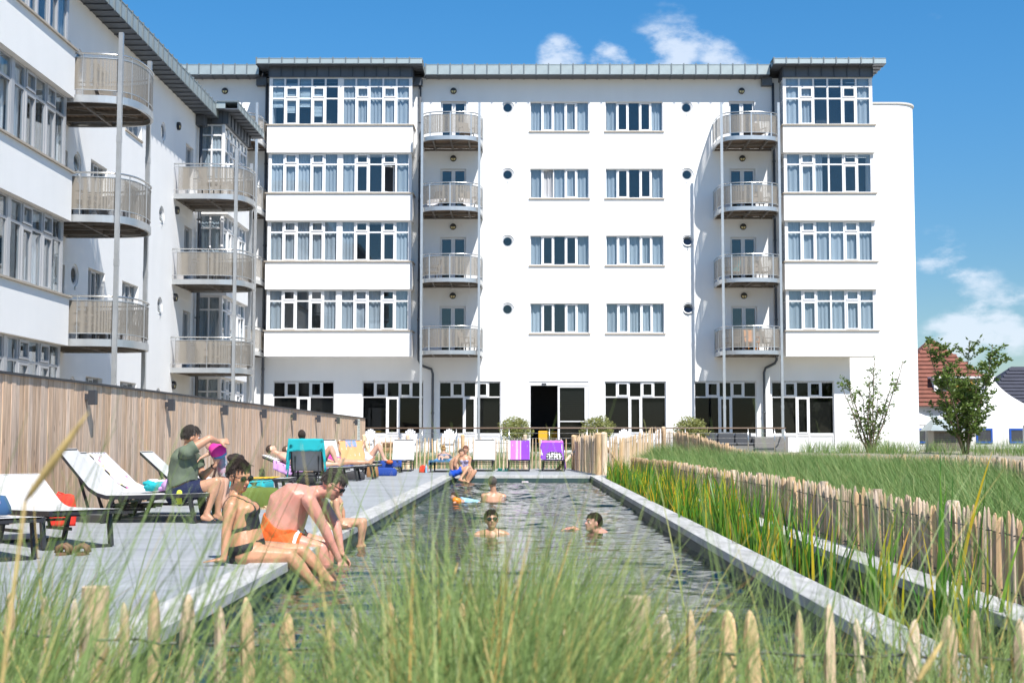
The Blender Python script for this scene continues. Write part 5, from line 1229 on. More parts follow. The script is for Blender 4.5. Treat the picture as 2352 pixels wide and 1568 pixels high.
# --- child in yellow behind him
Yc = 14.6
person('child in a yellow swimsuit sitting on the pool edge behind the bending man', J(768, 1196, Yc), J(774, 1140, Yc), J(778, 1112, Yc), (.8, .3, -.3), (-.1, 1, 0),
       armR=(J(775, 1175, Yc - .14), J(785, 1204, Yc - .12), (.9, 0, -.2), (0, 0, 1)), armL=(J(787, 1172, Yc + .16), J(790, 1200, Yc + .16), (.9, 0, -.2), (0, 0, 1)), legR=(J(832, 1200, Yc - .1), J(826, 1250, Yc - .1), (.8, 0, -.5)), legL=(J(836, 1196, Yc + .1), J(832, 1246, Yc + .12), (.8, 0, -.5)), k=.66, fem=False, sk=SK_MID, vox=.012, hair=('bob', HR_BR),
       clothes=[('swimsuit', lambda d: (d['torso'] & (d['cu'] < -.07)) | (d['thigh'] & (d['t'] < .12)), .006, YSW, .003)])
# --- man in green shirt
Yg = 16.0
_, D_, hd_ = person('man in sage T-shirt and navy shorts sitting on a lounger', J(415, 1125, Yg), J(432, 1031, Yg), J(440, 1004, Yg), (.88, .35, -.15), (0, 1, 0),
       armR=(J(480, 1007, Yg - .14), J(502, 1014, Yg + .02), (.8, .5, .05), (.3, -.7, .5), V3(.03, -.01, .02), .6), armL=(J(466, 1094, Yg + .22), J(494, 1068, Yg + .18), (.4, 0, .9), (.8, -.4, -.3), V3(.06, .0, -.08), .6),
       legR=(J(497, 1106, Yg - .12), J(474, 1181, Yg - .16), (.95, -.1, -.25)), legL=(J(505, 1106, Yg + .22), J(500, 1178, Yg + .24), (.95, .1, -.25)), k=1.07, belly=.03, bulk=1.12, sk=SK_MID, vox=.011, hair=('short', HR_GR), arch=(-.05, 0, .01),
       clothes=[('t_shirt', lambda d: (d['torso'] & (d['u'] > -.06) & (d['cu'] < .01)) | (d['uarm'] & (d['t'] < .48)), .022, GRS, .006), ('shorts', shorts(.02, .66), .018, NVS, .003), ('shorts_panel', lambda d: (d['thigh'] | d['torso']) & (d['u'] < .02) & (np.abs(d['f'] - .04) < .035) & (d['l'] < -.03), .021, LIM, 0)])
for p, nm in ((J(474, 1181, Yg - .16), 'R'),):
    sandal(Vector((p.x + .08, p.y - .02, .004)), -1.6, mat('navy_flipflop', (.03, .035, .05), .7), 'navy flip-flop on the foot of the man in the sage shirt', None, thong=True, name='flip_flop')
b = MB(); wr = J(494, 1068, Yg + .18); d = (wr - J(466, 1094, Yg + .22)).normalized(); a = d.orthogonal().normalized(); c = d.cross(a)
b.tube([wr - d * .03 + (a * math.cos(t) + c * math.sin(t)) * .033 for t in [2 * math.pi * i / 16 for i in range(16)]], .007, 6, closed=True); b.build('bracelet', BLK, None, label='dark beaded bracelet on the seated man\'s wrist', cat='bracelet')
# --- girl with arm bands
Yq = 16.35
_, D_, hd_ = person('blond girl in aqua swimsuit and pink arm bands standing by the seated man', J(516, 1088, Yq), J(502, 1037, Yq), J(482, 1020, Yq), (-.85, -.35, -.25), (.25, -1, 0),
       armL=(J(483, 1040, Yq - .18), J(460, 1052, Yq - .22), (-.9, -.1, -.4), (0, -.5, .8), None, .5), armR=(J(500, 1062, Yq + .2), J(492, 1090, Yq + .18), (-.3, 0, -1), (0, .8, 0)), legL=(J(512, 1140, Yq - .1), J(516, 1186, Yq - .1), (-1, -.2, 0)), legR=(J(520, 1140, Yq + .1), J(522, 1186, Yq + .1), (-1, 0, 0)), k=.62, sk=SK_FAIR, vox=.011, hair=('long', HR_BL),
       clothes=[('swimsuit', lambda d: (d['torso'] & (d['cu'] < -.06)) | (d['thigh'] & (d['t'] < .1)), .006, TQS, 0)])
for (p, q) in ((J(500, 1034, Yq - .16), J(484, 1040, Yq - .18)),):
    e = empty('arm_band', p, label='puffed pink and blue swimming arm band on the girl\'s upper arm', cat='arm band'); d = (q - p).normalized(); a = d.orthogonal().normalized(); c = d.cross(a); b = MB()
    rr = [(-.10, .03), (-.085, .085), (-.02, .11), (.05, .10), (.09, .075), (.10, .03)]; b.loft([[d * s + (a * math.cos(2 * math.pi * k_ / 16) + c * math.sin(2 * math.pi * k_ / 16)) * r_ for k_ in range(16)] for s, r_ in rr], cap=False)
    b.mi = [0 if (i % 16) < 9 else 1 for i in range(len(b.f))]; b.build('cuff', [MAG, mat('band_blue', (.02, .20, .50), .4)], e, smooth=True)
# --- woman in the water
Yp = 16.45
person('woman with sunglasses and wet dark hair up to her shoulders in the pool', J(1130, 1312, Yp), J(1130, 1217, Yp), J(1129, 1194, Yp), (.12, -1, .12), (1, 0, 0), armL=(J(1176, 1238, Yp - .08), J(1190, 1260, Yp - .3), None, None), armR=(J(1082, 1238, Yp - .08), J(1068, 1260, Yp - .3), None, None), k=1.0, fem=True, sk=SK_MID, vox=.0095, hair=('slick', HR_DK), glasses=True, base=(-.4, Yp, ZW),
       clothes=[('bikini_top', bikini_top, .005, BLK, 0)])
# --- man swimming
Ys = 16.85
person('dark-haired man swimming breaststroke with his chin at the water', J(1395, 1285, Ys + .3), J(1383, 1225, Ys), J(1362, 1201, Ys - .02), (-.85, -.45, .15), (-.35, 1, .35), armL=(J(1345, 1228, Ys + .4), J(1316, 1212, Ys + .35), (-1, 0, -.1), (0, 0, 1)), armR=(J(1400, 1255, Ys - .25), J(1370, 1268, Ys - .4), None, None), k=1.02, sk=SK_PINK, vox=.0095, hair=('slick', HR_DK), bulk=1.08, base=(.95, Ys, ZW), hu=(.1, 0, 1))
# --- man seen from behind
Yt = 25.0
TAT = mat('tattoo_ink', (.16, .16, .17), .6, var=.5, vscale=18, col2=(.40, .24, .17))
person('grey-haired man with tattooed shoulder standing in the pool, back turned', J(1131, 1208, Yt), J(1134, 1132, Yt), J(1131, 1108, Yt), (-.35, .93, 0), (-1, -.25, 0), armL=(J(1112, 1160, Yt - .02), J(1108, 1185, Yt + .1), None, None), armR=(J(1153, 1160, Yt - .05), J(1150, 1185, Yt + .1), None, None), k=1.0, sk=SK_MID, vox=.013, hair=('short', HR_GR), base=(-.58, Yt, ZW), bulk=1.05,
       clothes=[('tattoo', lambda d: (d['seg'] == 'uarmR') & (d['t'] < .8), .0015, TAT, 0)])
# --- child floating
Yk = 24.5
person('child in light blue swim top floating on the front in the pool', J(1092, 1156, Yk + .2), J(1054, 1149, Yk), J(1042, 1140, Yk), (-.8, -.55, .1), (-.1, 1, 0), armL=(J(1050, 1150, Yk + .2), J(1040, 1152, Yk + .25), None, None), armR=(J(1050, 1152, Yk - .15), J(1042, 1154, Yk - .25), None, None), legL=(J(1112, 1160, Yk + .3), J(1125, 1165, Yk + .35), None), legR=(J(1112, 1160, Yk + .2), J(1124, 1165, Yk + .2), None), k=.62, sk=SK_FAIR, vox=.012, hair=('short', HR_BR), hu=(.1, 0, 1), base=(-1.1, Yk, ZW),
       clothes=[('swim_top', lambda d: d['torso'] & (d['cu'] < -.03), .008, mat('light_blue_lycra', (.30, .55, .72), .6), .003)])
b = MB(); b.loft([[(s, .055 * r_ * math.cos(2 * math.pi * q / 14), .055 * r_ * math.sin(2 * math.pi * q / 14)) for q in range(14)] for s, r_ in ((-.08, .5), (-.06, 1), (.05, 1.05), (.08, .6))]); b.build('arm_band', mat('orange_band', (.80, .22, .01), .4), None, loc=J(1049, 1149, Yk - .16), rot=(.2, .3, .2), smooth=True, label='orange swimming arm band on the floating child', cat='arm band')
# --- boy and woman at the far corner
Yb = 34.95
person('boy in royal blue trunks hunched on the far pool corner', J(1043, 1083, Yb), J(1050, 1049, Yb), J(1060, 1040, Yb), (.8, -.35, -.35), (0, 1, 0), armR=(J(1045, 1068, Yb - .18), J(1050, 1076, Yb - .12), (.9, .2, .1), (0, -1, .3), None, .5), armL=(J(1058, 1069, Yb + .15), J(1062, 1076, Yb), (.5, -.5, 0), (0, 1, 0), None, .5), legR=(J(1075, 1073, Yb - .12), J(1058, 1099, Yb - .25), (.7, -.5, -.2)), legL=(J(1078, 1073, Yb + .1), J(1064, 1100, Yb - .1), (.8, -.4, -.2)), k=.90, sk=SK_MID, vox=.014, hair=('short', HR_BR), arch=(-.09, 0, 0), base=(-1.85, Yb, 0),
       clothes=[('swim_shorts', shorts(.05, .62), .016, BLS, .003)])
Yv = 35.8
person('auburn-haired woman in a patterned swimsuit beside the boy at the pool corner', J(1068, 1084, Yv), J(1067, 1047, Yv), J(1069, 1033, Yv), (-.25, -.95, -.15), (.97, -.25, 0), armL=(J(1078, 1068, Yv - .05), J(1084, 1077, Yv - .3), (.3, -.8, -.4), (0, 0, 1), None, .5), armR=(J(1056, 1068, Yv), J(1064, 1078, Yv - .25), (.3, -.9, 0), (0, 0, 1), None, .4), legL=(J(1091, 1082, Yv - .42), J(1076, 1106, Yv - .45), (0, -.8, -.3)), legR=(J(1080, 1080, Yv - .45), J(1070, 1105, Yv - .45), (0, -.8, -.3)), k=.97, fem=True, sk=SK_MID, vox=.014, hair=('bob', HR_RED), base=(-1.6, Yv, 0),
       clothes=[('swimsuit', lambda d: (d['torso'] & (d['cu'] < -.10 - .25 * np.abs(np.abs(d['cl']) - .08) * (np.abs(d['cl']) < .3))) | (d['thigh'] & (d['t'] < .1)), .006, PAT, 0)])
# --- prone girl on the flat lounger
e0 = V3(-2.43, 40.35, .42)
person('blond girl in a bikini lying face down on the flat lounger', e0, e0 + V3(-.03, .46, .10), e0 + V3(-.05, .60, .24), (-.05, .95, .05), (-1, 0, 0), armL=(e0 + V3(-.22, .62, .02), e0 + V3(-.08, .78, -.02), (1, .2, 0), (0, 0, 1)), armR=(e0 + V3(.20, .62, .02), e0 + V3(.05, .78, -.02), (-1, .2, 0), (0, 0, 1)), legL=(e0 + V3(-.10, -.42, -.02), e0 + V3(-.09, -.80, .02), (0, -.8, -.5)), legR=(e0 + V3(.14, -.42, -.02), e0 + V3(.02, -.80, .0), (0, -.8, -.5)), k=.88, fem=True, sk=SK_FAIR, vox=.014, hair=('bun', HR_BL), hu=(0, 0, 1), base=(-2.43, 40.2, .33),
       clothes=[('bikini_bottom', bikini_bottom, .005, mat('striped_bikini', (.16, .20, .30), .8), 0), ('bikini_top', lambda d: d['torso'] & ((np.abs(d['cu'] + .24) < .02) | ((np.abs(np.abs(d['cl']) - .085) < .012) & (d['cu'] > -.25))), .006, BLK, 0)])
# --- sunbathers by the fence
def lying(label, foot, ang, Yl, k, skm, hr, knees=(False, False), cl=(), reader=False, seat=None):
    """lies on a lounger whose foot is at x = foot and whose head points towards -x"""
    pr = profile(ang); a = math.radians(ang); px = foot - 1.12; pz = .318 + .115 * k; h = lambda s, z=0: V3(foot - 1.2 - math.cos(a) * s, Yl, .318 + math.sin(a) * s + z)
    Pp = V3(px, Yl, pz); Nn = h(.50 * k, .13); Hh = h(.70 * k, .17); uu = V3(-math.cos(a), 0, math.sin(a)); ff = V3(math.sin(a) + .2, 0, math.cos(a))
    legs = []
    for s, kn in zip((1, -1), knees):       # left is towards -y when the feet point to +x and the face is up
        yy = Yl - s * .11
        if kn: legs.append((V3(px + .30 * k, yy, pz + .36 * k), V3(px + .46 * k, yy, .40), (1, 0, -.25)))
        else: legs.append((V3(px + .44 * k, yy, pz - .02), V3(px + .84 * k, yy + s * .04, .41), (.45, 0, .9)))
    if reader: A = [(h(.22, .10) + V3(.05, -.24, 0), h(.30, .34) + V3(.22, -.10, 0), (0, .3, 1), (-.8, -.3, 0), None, .7), (h(.22, .10) + V3(.05, .24, 0), h(.30, .34) + V3(.22, .12, 0), (0, -.3, 1), (-.8, .3, 0), None, .7)]
    else: A = [(h(.20, .10) + V3(0, -.27, 0), V3(px + .05, Yl - .28, .40), (1, 0, 0), (0, 0, 1)), (h(.20, .10) + V3(0, .27, 0), V3(px + .05, Yl + .28, .40), (1, 0, 0), (0, 0, 1))]
    return person(label, Pp, Nn, Hh, ff, (0, -1, 0), armL=A[0], armR=A[1], legL=legs[0], legR=legs[1], k=k, sk=skm, vox=.013, hair=hr, hu=uu, clothes=cl, base=(px, Yl, .33))
lying('sunbathing man on the lilac towel, eyes closed, head by the fence', -3.95, 22, 30.5, .98, SK_FAIR, ('short', HR_DK), (False, False), [('swim_shorts', shorts(.06, .5), .014, NVS, .002)])
lying('sunbather with one knee raised, half hidden by the turquoise lounger', -3.75, 20, 31.5, .98, SK_FAIR, ('short', HR_BR), (True, True), [('swim_shorts', shorts(.06, .4), .014, ROY, .002)])
lying('sunbather with outstretched feet on the lounger behind the raised knees', -3.55, 25, 33.0, 1.0, SK_MID, ('bob', HR_BR), (False, False), [('swimsuit', lambda d: d['torso'] & (d['cu'] < -.1), .006, MAG, 0)])
lying('person in white reading a book on a lounger with knees up', -3.45, 32, 39.0, 1.02, SK_FAIR, ('bob', HR_BR), (True, True), [('white_shirt', lambda d: (d['torso'] & (d['cu'] < -.02)) | (d['thigh'] & (d['t'] < .25)), .014, WT, .003)], reader=True)
bk = J(837, 1037, 38.95); e = empty('book', bk, .2, label='white open book held by the reader', cat='book')
b = MB(); b.box((-.01, -.13, -.10), (.012, -.002, .10)); b.box((-.01, .002, -.10), (.012, .13, .10)); b.build('pages', WT, e); b = MB(); b.box((.0125, -.135, -.105), (.016, .135, .105)); b.build('cover', mat('book_cover', (.7, .7, .72), .6), e)
# head above the turquoise lounger
sitL = V3(-4.62, 28.35, .46)
person('person with dark hair reclining on the lounger turned away', sitL, sitL + V3(-.03, -.40, .42), sitL + V3(-.05, -.36, .60), (0, .95, .1), (-1, 0, 0), armL=(sitL + V3(-.26, -.18, .2), sitL + V3(-.2, .08, .1), (0, 1, 0), (0, 0, 1)), armR=(sitL + V3(.26, -.18, .2), sitL + V3(.2, .08, .1), (0, 1, 0), (0, 0, 1)), legL=(sitL + V3(-.1, .42, .02), sitL + V3(-.1, .80, -.06), (0, .5, .9)), legR=(sitL + V3(.1, .42, .02), sitL + V3(.1, .80, -.06), (0, .5, .9)), k=.95, sk=SK_MID, vox=.015, hair=('bob', HR_DK), clothes=[('swimsuit', lambda d: d['torso'] & (d['cu'] < -.08), .006, BLK, 0)])
# ================================================================ GRASS, REEDS
def bladesmat(name, cols, rough=.55, trans=.35):
    """cols: ramp (position, colour) read from the per-blade tint attribute"""
    m = bpy.data.materials.new(name); m.use_nodes = True; t = m.node_tree; p = t.nodes['Principled BSDF']; p.inputs['Roughness'].default_value = rough
    a = N(t, 'ShaderNodeAttribute', attribute_name='tint'); r = N(t, 'ShaderNodeValToRGB'); e = r.color_ramp.elements
    e[0].position, e[0].color = cols[0][0], (*cols[0][1], 1); e[1].position, e[1].color = cols[-1][0], (*cols[-1][1], 1)
    for q, c in cols[1:-1]: x = e.new(q); x.color = (*c, 1)
    t.links.new(a.outputs['Fac'], r.inputs[0]); t.links.new(r.outputs[0], p.inputs['Base Color'])
    tr = N(t, 'ShaderNodeBsdfTranslucent'); t.links.new(r.outputs[0], tr.inputs['Color']); x = N(t, 'ShaderNodeMixShader'); x.inputs[0].default_value = trans
    t.links.new(p.outputs[0], x.inputs[1]); t.links.new(tr.outputs[0], x.inputs[2]); t.links.new(x.outputs[0], t.nodes['Material Output'].inputs[0]); return m
def blades(root, h, w, az, lean, bend, tint, segs=5, fold=None, rg=None, tipw=.05, twist=0.0):
    """ribbons: root (n,3); lean = start angle from vertical, bend = extra angle gained to the tip; direction az"""
    n = len(root); dirx = np.cos(az); diry = np.sin(az); pos = root.copy(); V = []; ang = lean.copy(); st = h / segs
    wa = az + math.pi / 2 + (rg.uniform(-1.2, 1.2, n) if rg is not None else 0)
    for s in range(segs + 1):
        t = s / segs; ww = w * (1 - t) ** .6 * .5 if s < segs else w * tipw; ww = np.maximum(ww, w * tipw) * (.75 + .25 * min(1, t * 4))
        wa_ = wa + twist * t; off = np.stack([np.cos(wa_) * ww, np.sin(wa_) * ww, np.zeros(n)], 1)
        V += [pos - off, pos + off]
        if s < segs: pos = pos + np.stack([dirx * np.sin(ang) * st, diry * np.sin(ang) * st, np.cos(ang) * st], 1); ang = ang + bend / segs
    A = np.stack(V, 1).reshape(-1, 3); m = 2 * (segs + 1); base = (np.arange(n) * m)[:, None]; Fc = []
    for s in range(segs): Fc.append(base + np.array([[2 * s, 2 * s + 1, 2 * s + 3, 2 * s + 2]]))
    Fc = np.stack(Fc, 1).reshape(-1, 4); T = np.repeat(tint, m); return A, Fc, T
def ribmesh(name, parts, m):
    off = 0; As = []; Fs = []; Ts = []
    for A, Fc, T in parts: As.append(A); Fs.append(Fc + off); Ts.append(T); off += len(A)
    A = np.concatenate(As); Fc = np.concatenate(Fs); T = np.concatenate(Ts); me = bpy.data.meshes.new(name)
    me.vertices.add(len(A)); me.vertices.foreach_set('co', A.astype(np.float32).ravel()); me.loops.add(len(Fc) * 4); me.loops.foreach_set('vertex_index', Fc.astype(np.int32).ravel()); me.polygons.add(len(Fc)); me.polygons.foreach_set('loop_start', np.arange(0, len(Fc) * 4, 4, dtype=np.int32)); me.polygons.foreach_set('loop_total', np.full(len(Fc), 4, np.int32))
    at = me.attributes.new('tint', 'FLOAT', 'POINT'); at.data.foreach_set('value', T.astype(np.float32)); me.update(calc_edges=True); me.materials.append(m); return me
M_marram = bladesmat('marram_blades', trans=.25, cols=[(0, (.105, .175, .045)), (.4, (.20, .285, .08)), (.72, (.30, .385, .12)), (.84, (.52, .42, .14)), (1, (.58, .34, .10))])
M_dune = bladesmat('dune_grass_blades', [(0, (.09, .185, .04)), (.5, (.165, .28, .07)), (.85, (.27, .36, .12)), (1, (.46, .40, .17))])
M_iris = bladesmat('iris_leaf', [(0, (.035, .135, .012)), (.5, (.10, .26, .02)), (.78, (.22, .37, .03)), (.86, (.52, .46, .02)), (.95, (.62, .44, .02)), (1, (.50, .22, .04))], .4, .4)
g = np.random.default_rng(21)
def tuft_roots(n_tuft, per, fx, spread, rg):
    c = np.array([fx(rg) for _ in range(n_tuft)]); idx = np.repeat(np.arange(n_tuft), per); p = c[idx]; a = rg.uniform(0, 2 * np.pi, len(idx)); r = np.abs(rg.normal(0, spread, len(idx)))
    out = np.stack([p[:, 0] + np.cos(a) * r, p[:, 1] + np.sin(a) * r, p[:, 2]], 1); return out, a, idx
# dune grass on the right
def fdune(rg):
    while True:
        x = rg.uniform(3.25, 12.5); y = rg.uniform(9, 47) ** 1.0
        if x < np.interp(y, [9, 16.5, 19, 23, 28, 34, 38, 40.2, 42, 44, 47], [6.2, 6.4, 7.1, 7.85, 8.1, 7.6, 6.7, 5.9, 5.4, 4.3, 4.3]): return (x, y, ground_h(x, y) - .02)
r_, a_, i_ = tuft_roots(2300, 34, fdune, .10, g); n = len(r_)
P1 = blades(r_, g.uniform(.36, .74, n), g.uniform(.006, .010, n), np.where(g.random(n) < .5, a_, g.normal(2.9, .6, n)), g.uniform(.05, .55, n), g.uniform(.3, 1.3, n), g.random(n) ** 1.4, 4, rg=g)
obj('dune_grass', ribmesh('dune_grass', [P1], M_dune), kind='stuff', label='dense wind-combed green dune grass between the paling fences', cat='grass')
# grass at the foot of the far fence
def ffar(rg): x = rg.uniform(-5.2, 4.6); y = rg.uniform(43.5, 46.5); return (x, y, ground_h(x, y) - .02)
r_, a_, i_ = tuft_roots(300, 22, ffar, .15, g); n = len(r_); P2 = blades(r_, g.uniform(.3, .65, n), g.uniform(.008, .013, n), a_, g.uniform(.05, .5, n), g.uniform(.2, 1.0, n), g.random(n), 4, rg=g)
obj('planting_strip_grass', ribmesh('planting_strip_grass', [P2], M_dune), kind='stuff', label='grass strip growing behind the honey coloured paling fence', cat='grass')
def fback(rg): x = rg.uniform(11, 30); y = rg.uniform(44, 56); return (x, y, ground_h(x, y) - .02)
r_, a_, i_ = tuft_roots(260, 26, fback, .16, g); n = len(r_); P2 = blades(r_, g.uniform(.3, .7, n), g.uniform(.01, .016, n), a_, g.uniform(.05, .5, n), g.uniform(.2, 1.0, n), g.random(n), 4, rg=g)
obj('tower_grass', ribmesh('tower_grass', [P2], M_dune), kind='stuff', label='loose tufts of grass on the sand before the tower', cat='grass')
# foreground marram grass
def ffront(rg):
    while True:
        y = rg.uniform(1.7, 4.4); x = rg.uniform(-.45, .42) * y
        if abs(y - 3.6) < .08: continue
        u = x / y
        d = (.20 if u < 0 else .17) + .85 * math.exp(-((u + .035) / .095) ** 2) + .6 * math.exp(-((u + .41) / .05) ** 2)
        if rg.random() < d: return (x, y, ground_h(x, y) - .02)
r_, a_, i_ = tuft_roots(265, 46, ffront, .07, g); n = len(r_); u = r_[:, 0] / r_[:, 1]
hm = .48 + .25 * np.exp(-((u + .035) / .10) ** 2) + .20 * np.exp(-((u + .40) / .06) ** 2) + .04 * (u > .1)
h = hm * g.uniform(.55, 1.15, n) * np.where(r_[:, 1] < 2.4, 1.12, 1.0); az = np.where(g.random(n) < .55, a_, g.normal(.35, .8, n))
Pa = blades(r_, h, g.uniform(.0035, .0062, n), az, np.abs(g.normal(.12, .16, n)), g.uniform(.05, 1.25, n), np.clip(g.beta(2, 3.2, n) + (g.random(n) < .09) * .5, 0, 1), 7, rg=g)
# long arching blades and dry stems that rise over the water
m = 330; ry = g.uniform(1.7, 4.3, m); ux = g.uniform(-.42, .40, m); rr = np.stack([ux * ry, ry, np.full(m, .08)], 1)
Pb = blades(rr, g.uniform(.75, 1.02, m), g.uniform(.0035, .006, m), g.choice([0.25, 2.9], m) + g.normal(0, .5, m), np.abs(g.normal(.12, .12, m)), g.uniform(0, .75, m), np.clip(g.beta(2, 2.6, m), 0, 1), 8, rg=g)
m2 = 190; ry = g.uniform(1.5, 2.6, m2); ux = g.uniform(-.47, -.27, m2); rr2 = np.stack([ux * ry, ry, np.full(m2, .08)], 1)
Pc = blades(rr2, g.uniform(.72, 1.05, m2), g.uniform(.005, .009, m2), g.normal(.25, .5, m2), np.abs(g.normal(.30, .15, m2)), g.uniform(.1, .9, m2), np.clip(g.beta(1.6, 3.4, m2), 0, 1), 8, rg=g)
obj('marram_grass', ribmesh('marram_grass', [Pa, Pb, Pc], M_marram), kind='stuff', label='tall blurred marram grass in front of the pool', cat='grass')
# seed heads
M_seed = mat('marram_seed_head', (.55, .40, .16), .8, var=.3, vscale=30)
for (p, q, r0) in ((J(58, 1150, 1.75), J(204, 945, 1.7), .0055), (J(2105, 1568, 2.3), J(2165, 1470, 2.3), .006), (J(1035, 1345, 3.2), J(1052, 1290, 3.2), .004)):
    base = Vector((p.x - (q.x - p.x) * .5, p.y, .08)); e = empty('marram_stalk', base, label='straw-yellow seed head of marram grass rising over the %s' % ('larch fence lamps' if r0 == .0035 else 'leftmost loungers' if p.x < -.3 else ('right pool edging' if p.x > .5 else ('pool water' if p.z < .95 else 'larch fence end'))), cat='seed head')
    b = MB(); b.tube(smooth_path([Vector((0, 0, 0)), (p - base) * .5 + Vector((-.01, 0, .05)), p - base], 5), .0022, 5); b.build('stem', M_seed, e)
    d = q - p; b = MB(); b.tube([p - base + d * t for t in (0, .12, .35, .6, .85, 1)], [r0 * .35, r0 * .8, r0, r0 * .9, r0 * .5, r0 * .1], 8); b.build('spike', M_seed, e, smooth=True)
# iris clumps in the channel
def iris_clump(x, y, nl, hgt, label, grp):
    n = nl; az = g.uniform(0, 2 * np.pi, n); rr = np.stack([g.normal(0, .055, n), g.normal(0, .09, n), np.full(n, 0.)], 1)
    e = empty('iris_clump', (x, y, ZW - .05), label=label, cat='water plant', group=grp); me = None
    hh = hgt * g.uniform(.55, 1.15, n); tint = np.where(g.random(n) < .33, g.uniform(.78, 1, n), g.uniform(0, .72, n)); le = np.abs(g.normal(.06, .11, n)); be = g.uniform(-.05, .55, n); ww = g.uniform(.019, .034, n)
    if y < 12.5:
        for k in range(n):
            P_ = blades(rr[k:k + 1], hh[k:k + 1], ww[k:k + 1], az[k:k + 1], le[k:k + 1], be[k:k + 1], tint[k:k + 1], 6, rg=g, twist=.6); obj('leaf', ribmesh('leaf', [P_], M_iris), e)
    else: obj('leaves', ribmesh('leaves', [blades(rr, hh, ww, az, le, be, tint, 5, rg=g, twist=.6)], M_iris), e, kind='stuff')
yy = 6.6
while yy < 35.2:
    dens = .5 if yy < 8 else (.8 if yy < 13 else 1.0)
    near = yy < 12.5
    for q in range(1 if near else 2):
        if random.random() < dens + (.3 if not near else .25):
            xx = rnd(2.06, 2.60); big_ = rnd(.56, .84) * (1.0 if yy < 26 else .9)
            iris_clump(xx, yy + rnd(-.15, .15), int(rnd(10, 17) if near else rnd(14, 22)), big_, 'sparse clump of upright iris leaves near the open channel water' if near else 'dense clump of green and yellow iris leaves in the channel', 'sparse iris clumps' if near else 'dense iris clumps in the channel')
    yy += .42 if yy > 12.5 else .5
iris_clump(2.58, 8.3, 10, 1.05, 'tallest dark green iris clump with broad leaves by the outer edging', None)
# ================================================================ BUSHES AND TREES
M_leafv = mat('variegated_leaf', (.06, .12, .02), .45, var=.5, vscale=25, col2=(.44, .44, .14), trans=.15)
M_leaf = mat('glossy_leaf', (.08, .155, .028), .4, var=.4, vscale=6, col2=(.20, .29, .06), trans=.4)
M_bark = mat('bark', (.16, .12, .085), .9, var=.3, vscale=12)
def leaf_cloud(pts, size, m, rg, name='crown'):
    n = len(pts); pts = np.asarray(pts); d = rg.normal(size=(n, 3)); d[:, 2] = np.abs(d[:, 2]) * .6; d /= np.linalg.norm(d, axis=1)[:, None]; s = rg.normal(size=(n, 3)); s -= d * (s * d).sum(1)[:, None]; s /= np.linalg.norm(s, axis=1)[:, None]; nn = np.cross(d, s)
    L = (size * rg.uniform(.6, 1.3, n))[:, None]; V = np.stack([pts, pts + d * L * .45 + s * L * .26 + nn * L * .06, pts + d * L, pts + d * L * .45 - s * L * .26 + nn * L * .06], 1).reshape(-1, 3)
    Fc = np.arange(n * 4).reshape(-1, 4); me = bpy.data.meshes.new(name); me.from_pydata(V.tolist(), [], Fc.tolist()); me.materials.append(m); return me
for (x, y, r, lab) in ((-.35, 54.0, .66, 'left of the open entrance'), (2.95, 53.7, .68, 'between the sliding door and the white chair'), (6.75, 53.8, .66, 'in front of the plain wall by the dune fence')):
    e = empty('potted_bush', (x, y, ZT), label='rounded variegated bush in a pot %s' % lab, cat='bush')
    b = MB(); n = 16; b.loft([[(rr * math.cos(2 * math.pi * k / n), rr * math.sin(2 * math.pi * k / n), z) for k in range(n)] for rr, z in ((.22, 0), (.30, .34), (.31, .4), (.27, .4), (.26, .34))], cap=True); b.build('pot', M_terr, e, smooth=False)
    p = []
    while len(p) < 4200:
        v = g.normal(size=3); v /= np.linalg.norm(v); q = v * (g.random() ** .4); bump = 1 + .16 * math.sin(v[0] * 5 + x) * math.sin(v[2] * 6 + v[1] * 4); p.append((q[0] * r * bump, q[1] * r * bump, .92 + q[2] * r * .82 * bump))
    obj('crown', leaf_cloud(p, .085, M_leafv, g), e)
    b = MB(); b.tube([(0, 0, .35), (0, 0, .9)], .03, 6)
    for k in range(6): b.tube([(0, 0, .5), (.3 * math.cos(k), .3 * math.sin(k), .95)], .012, 5)
    b.build('trunk', M_bark, e)
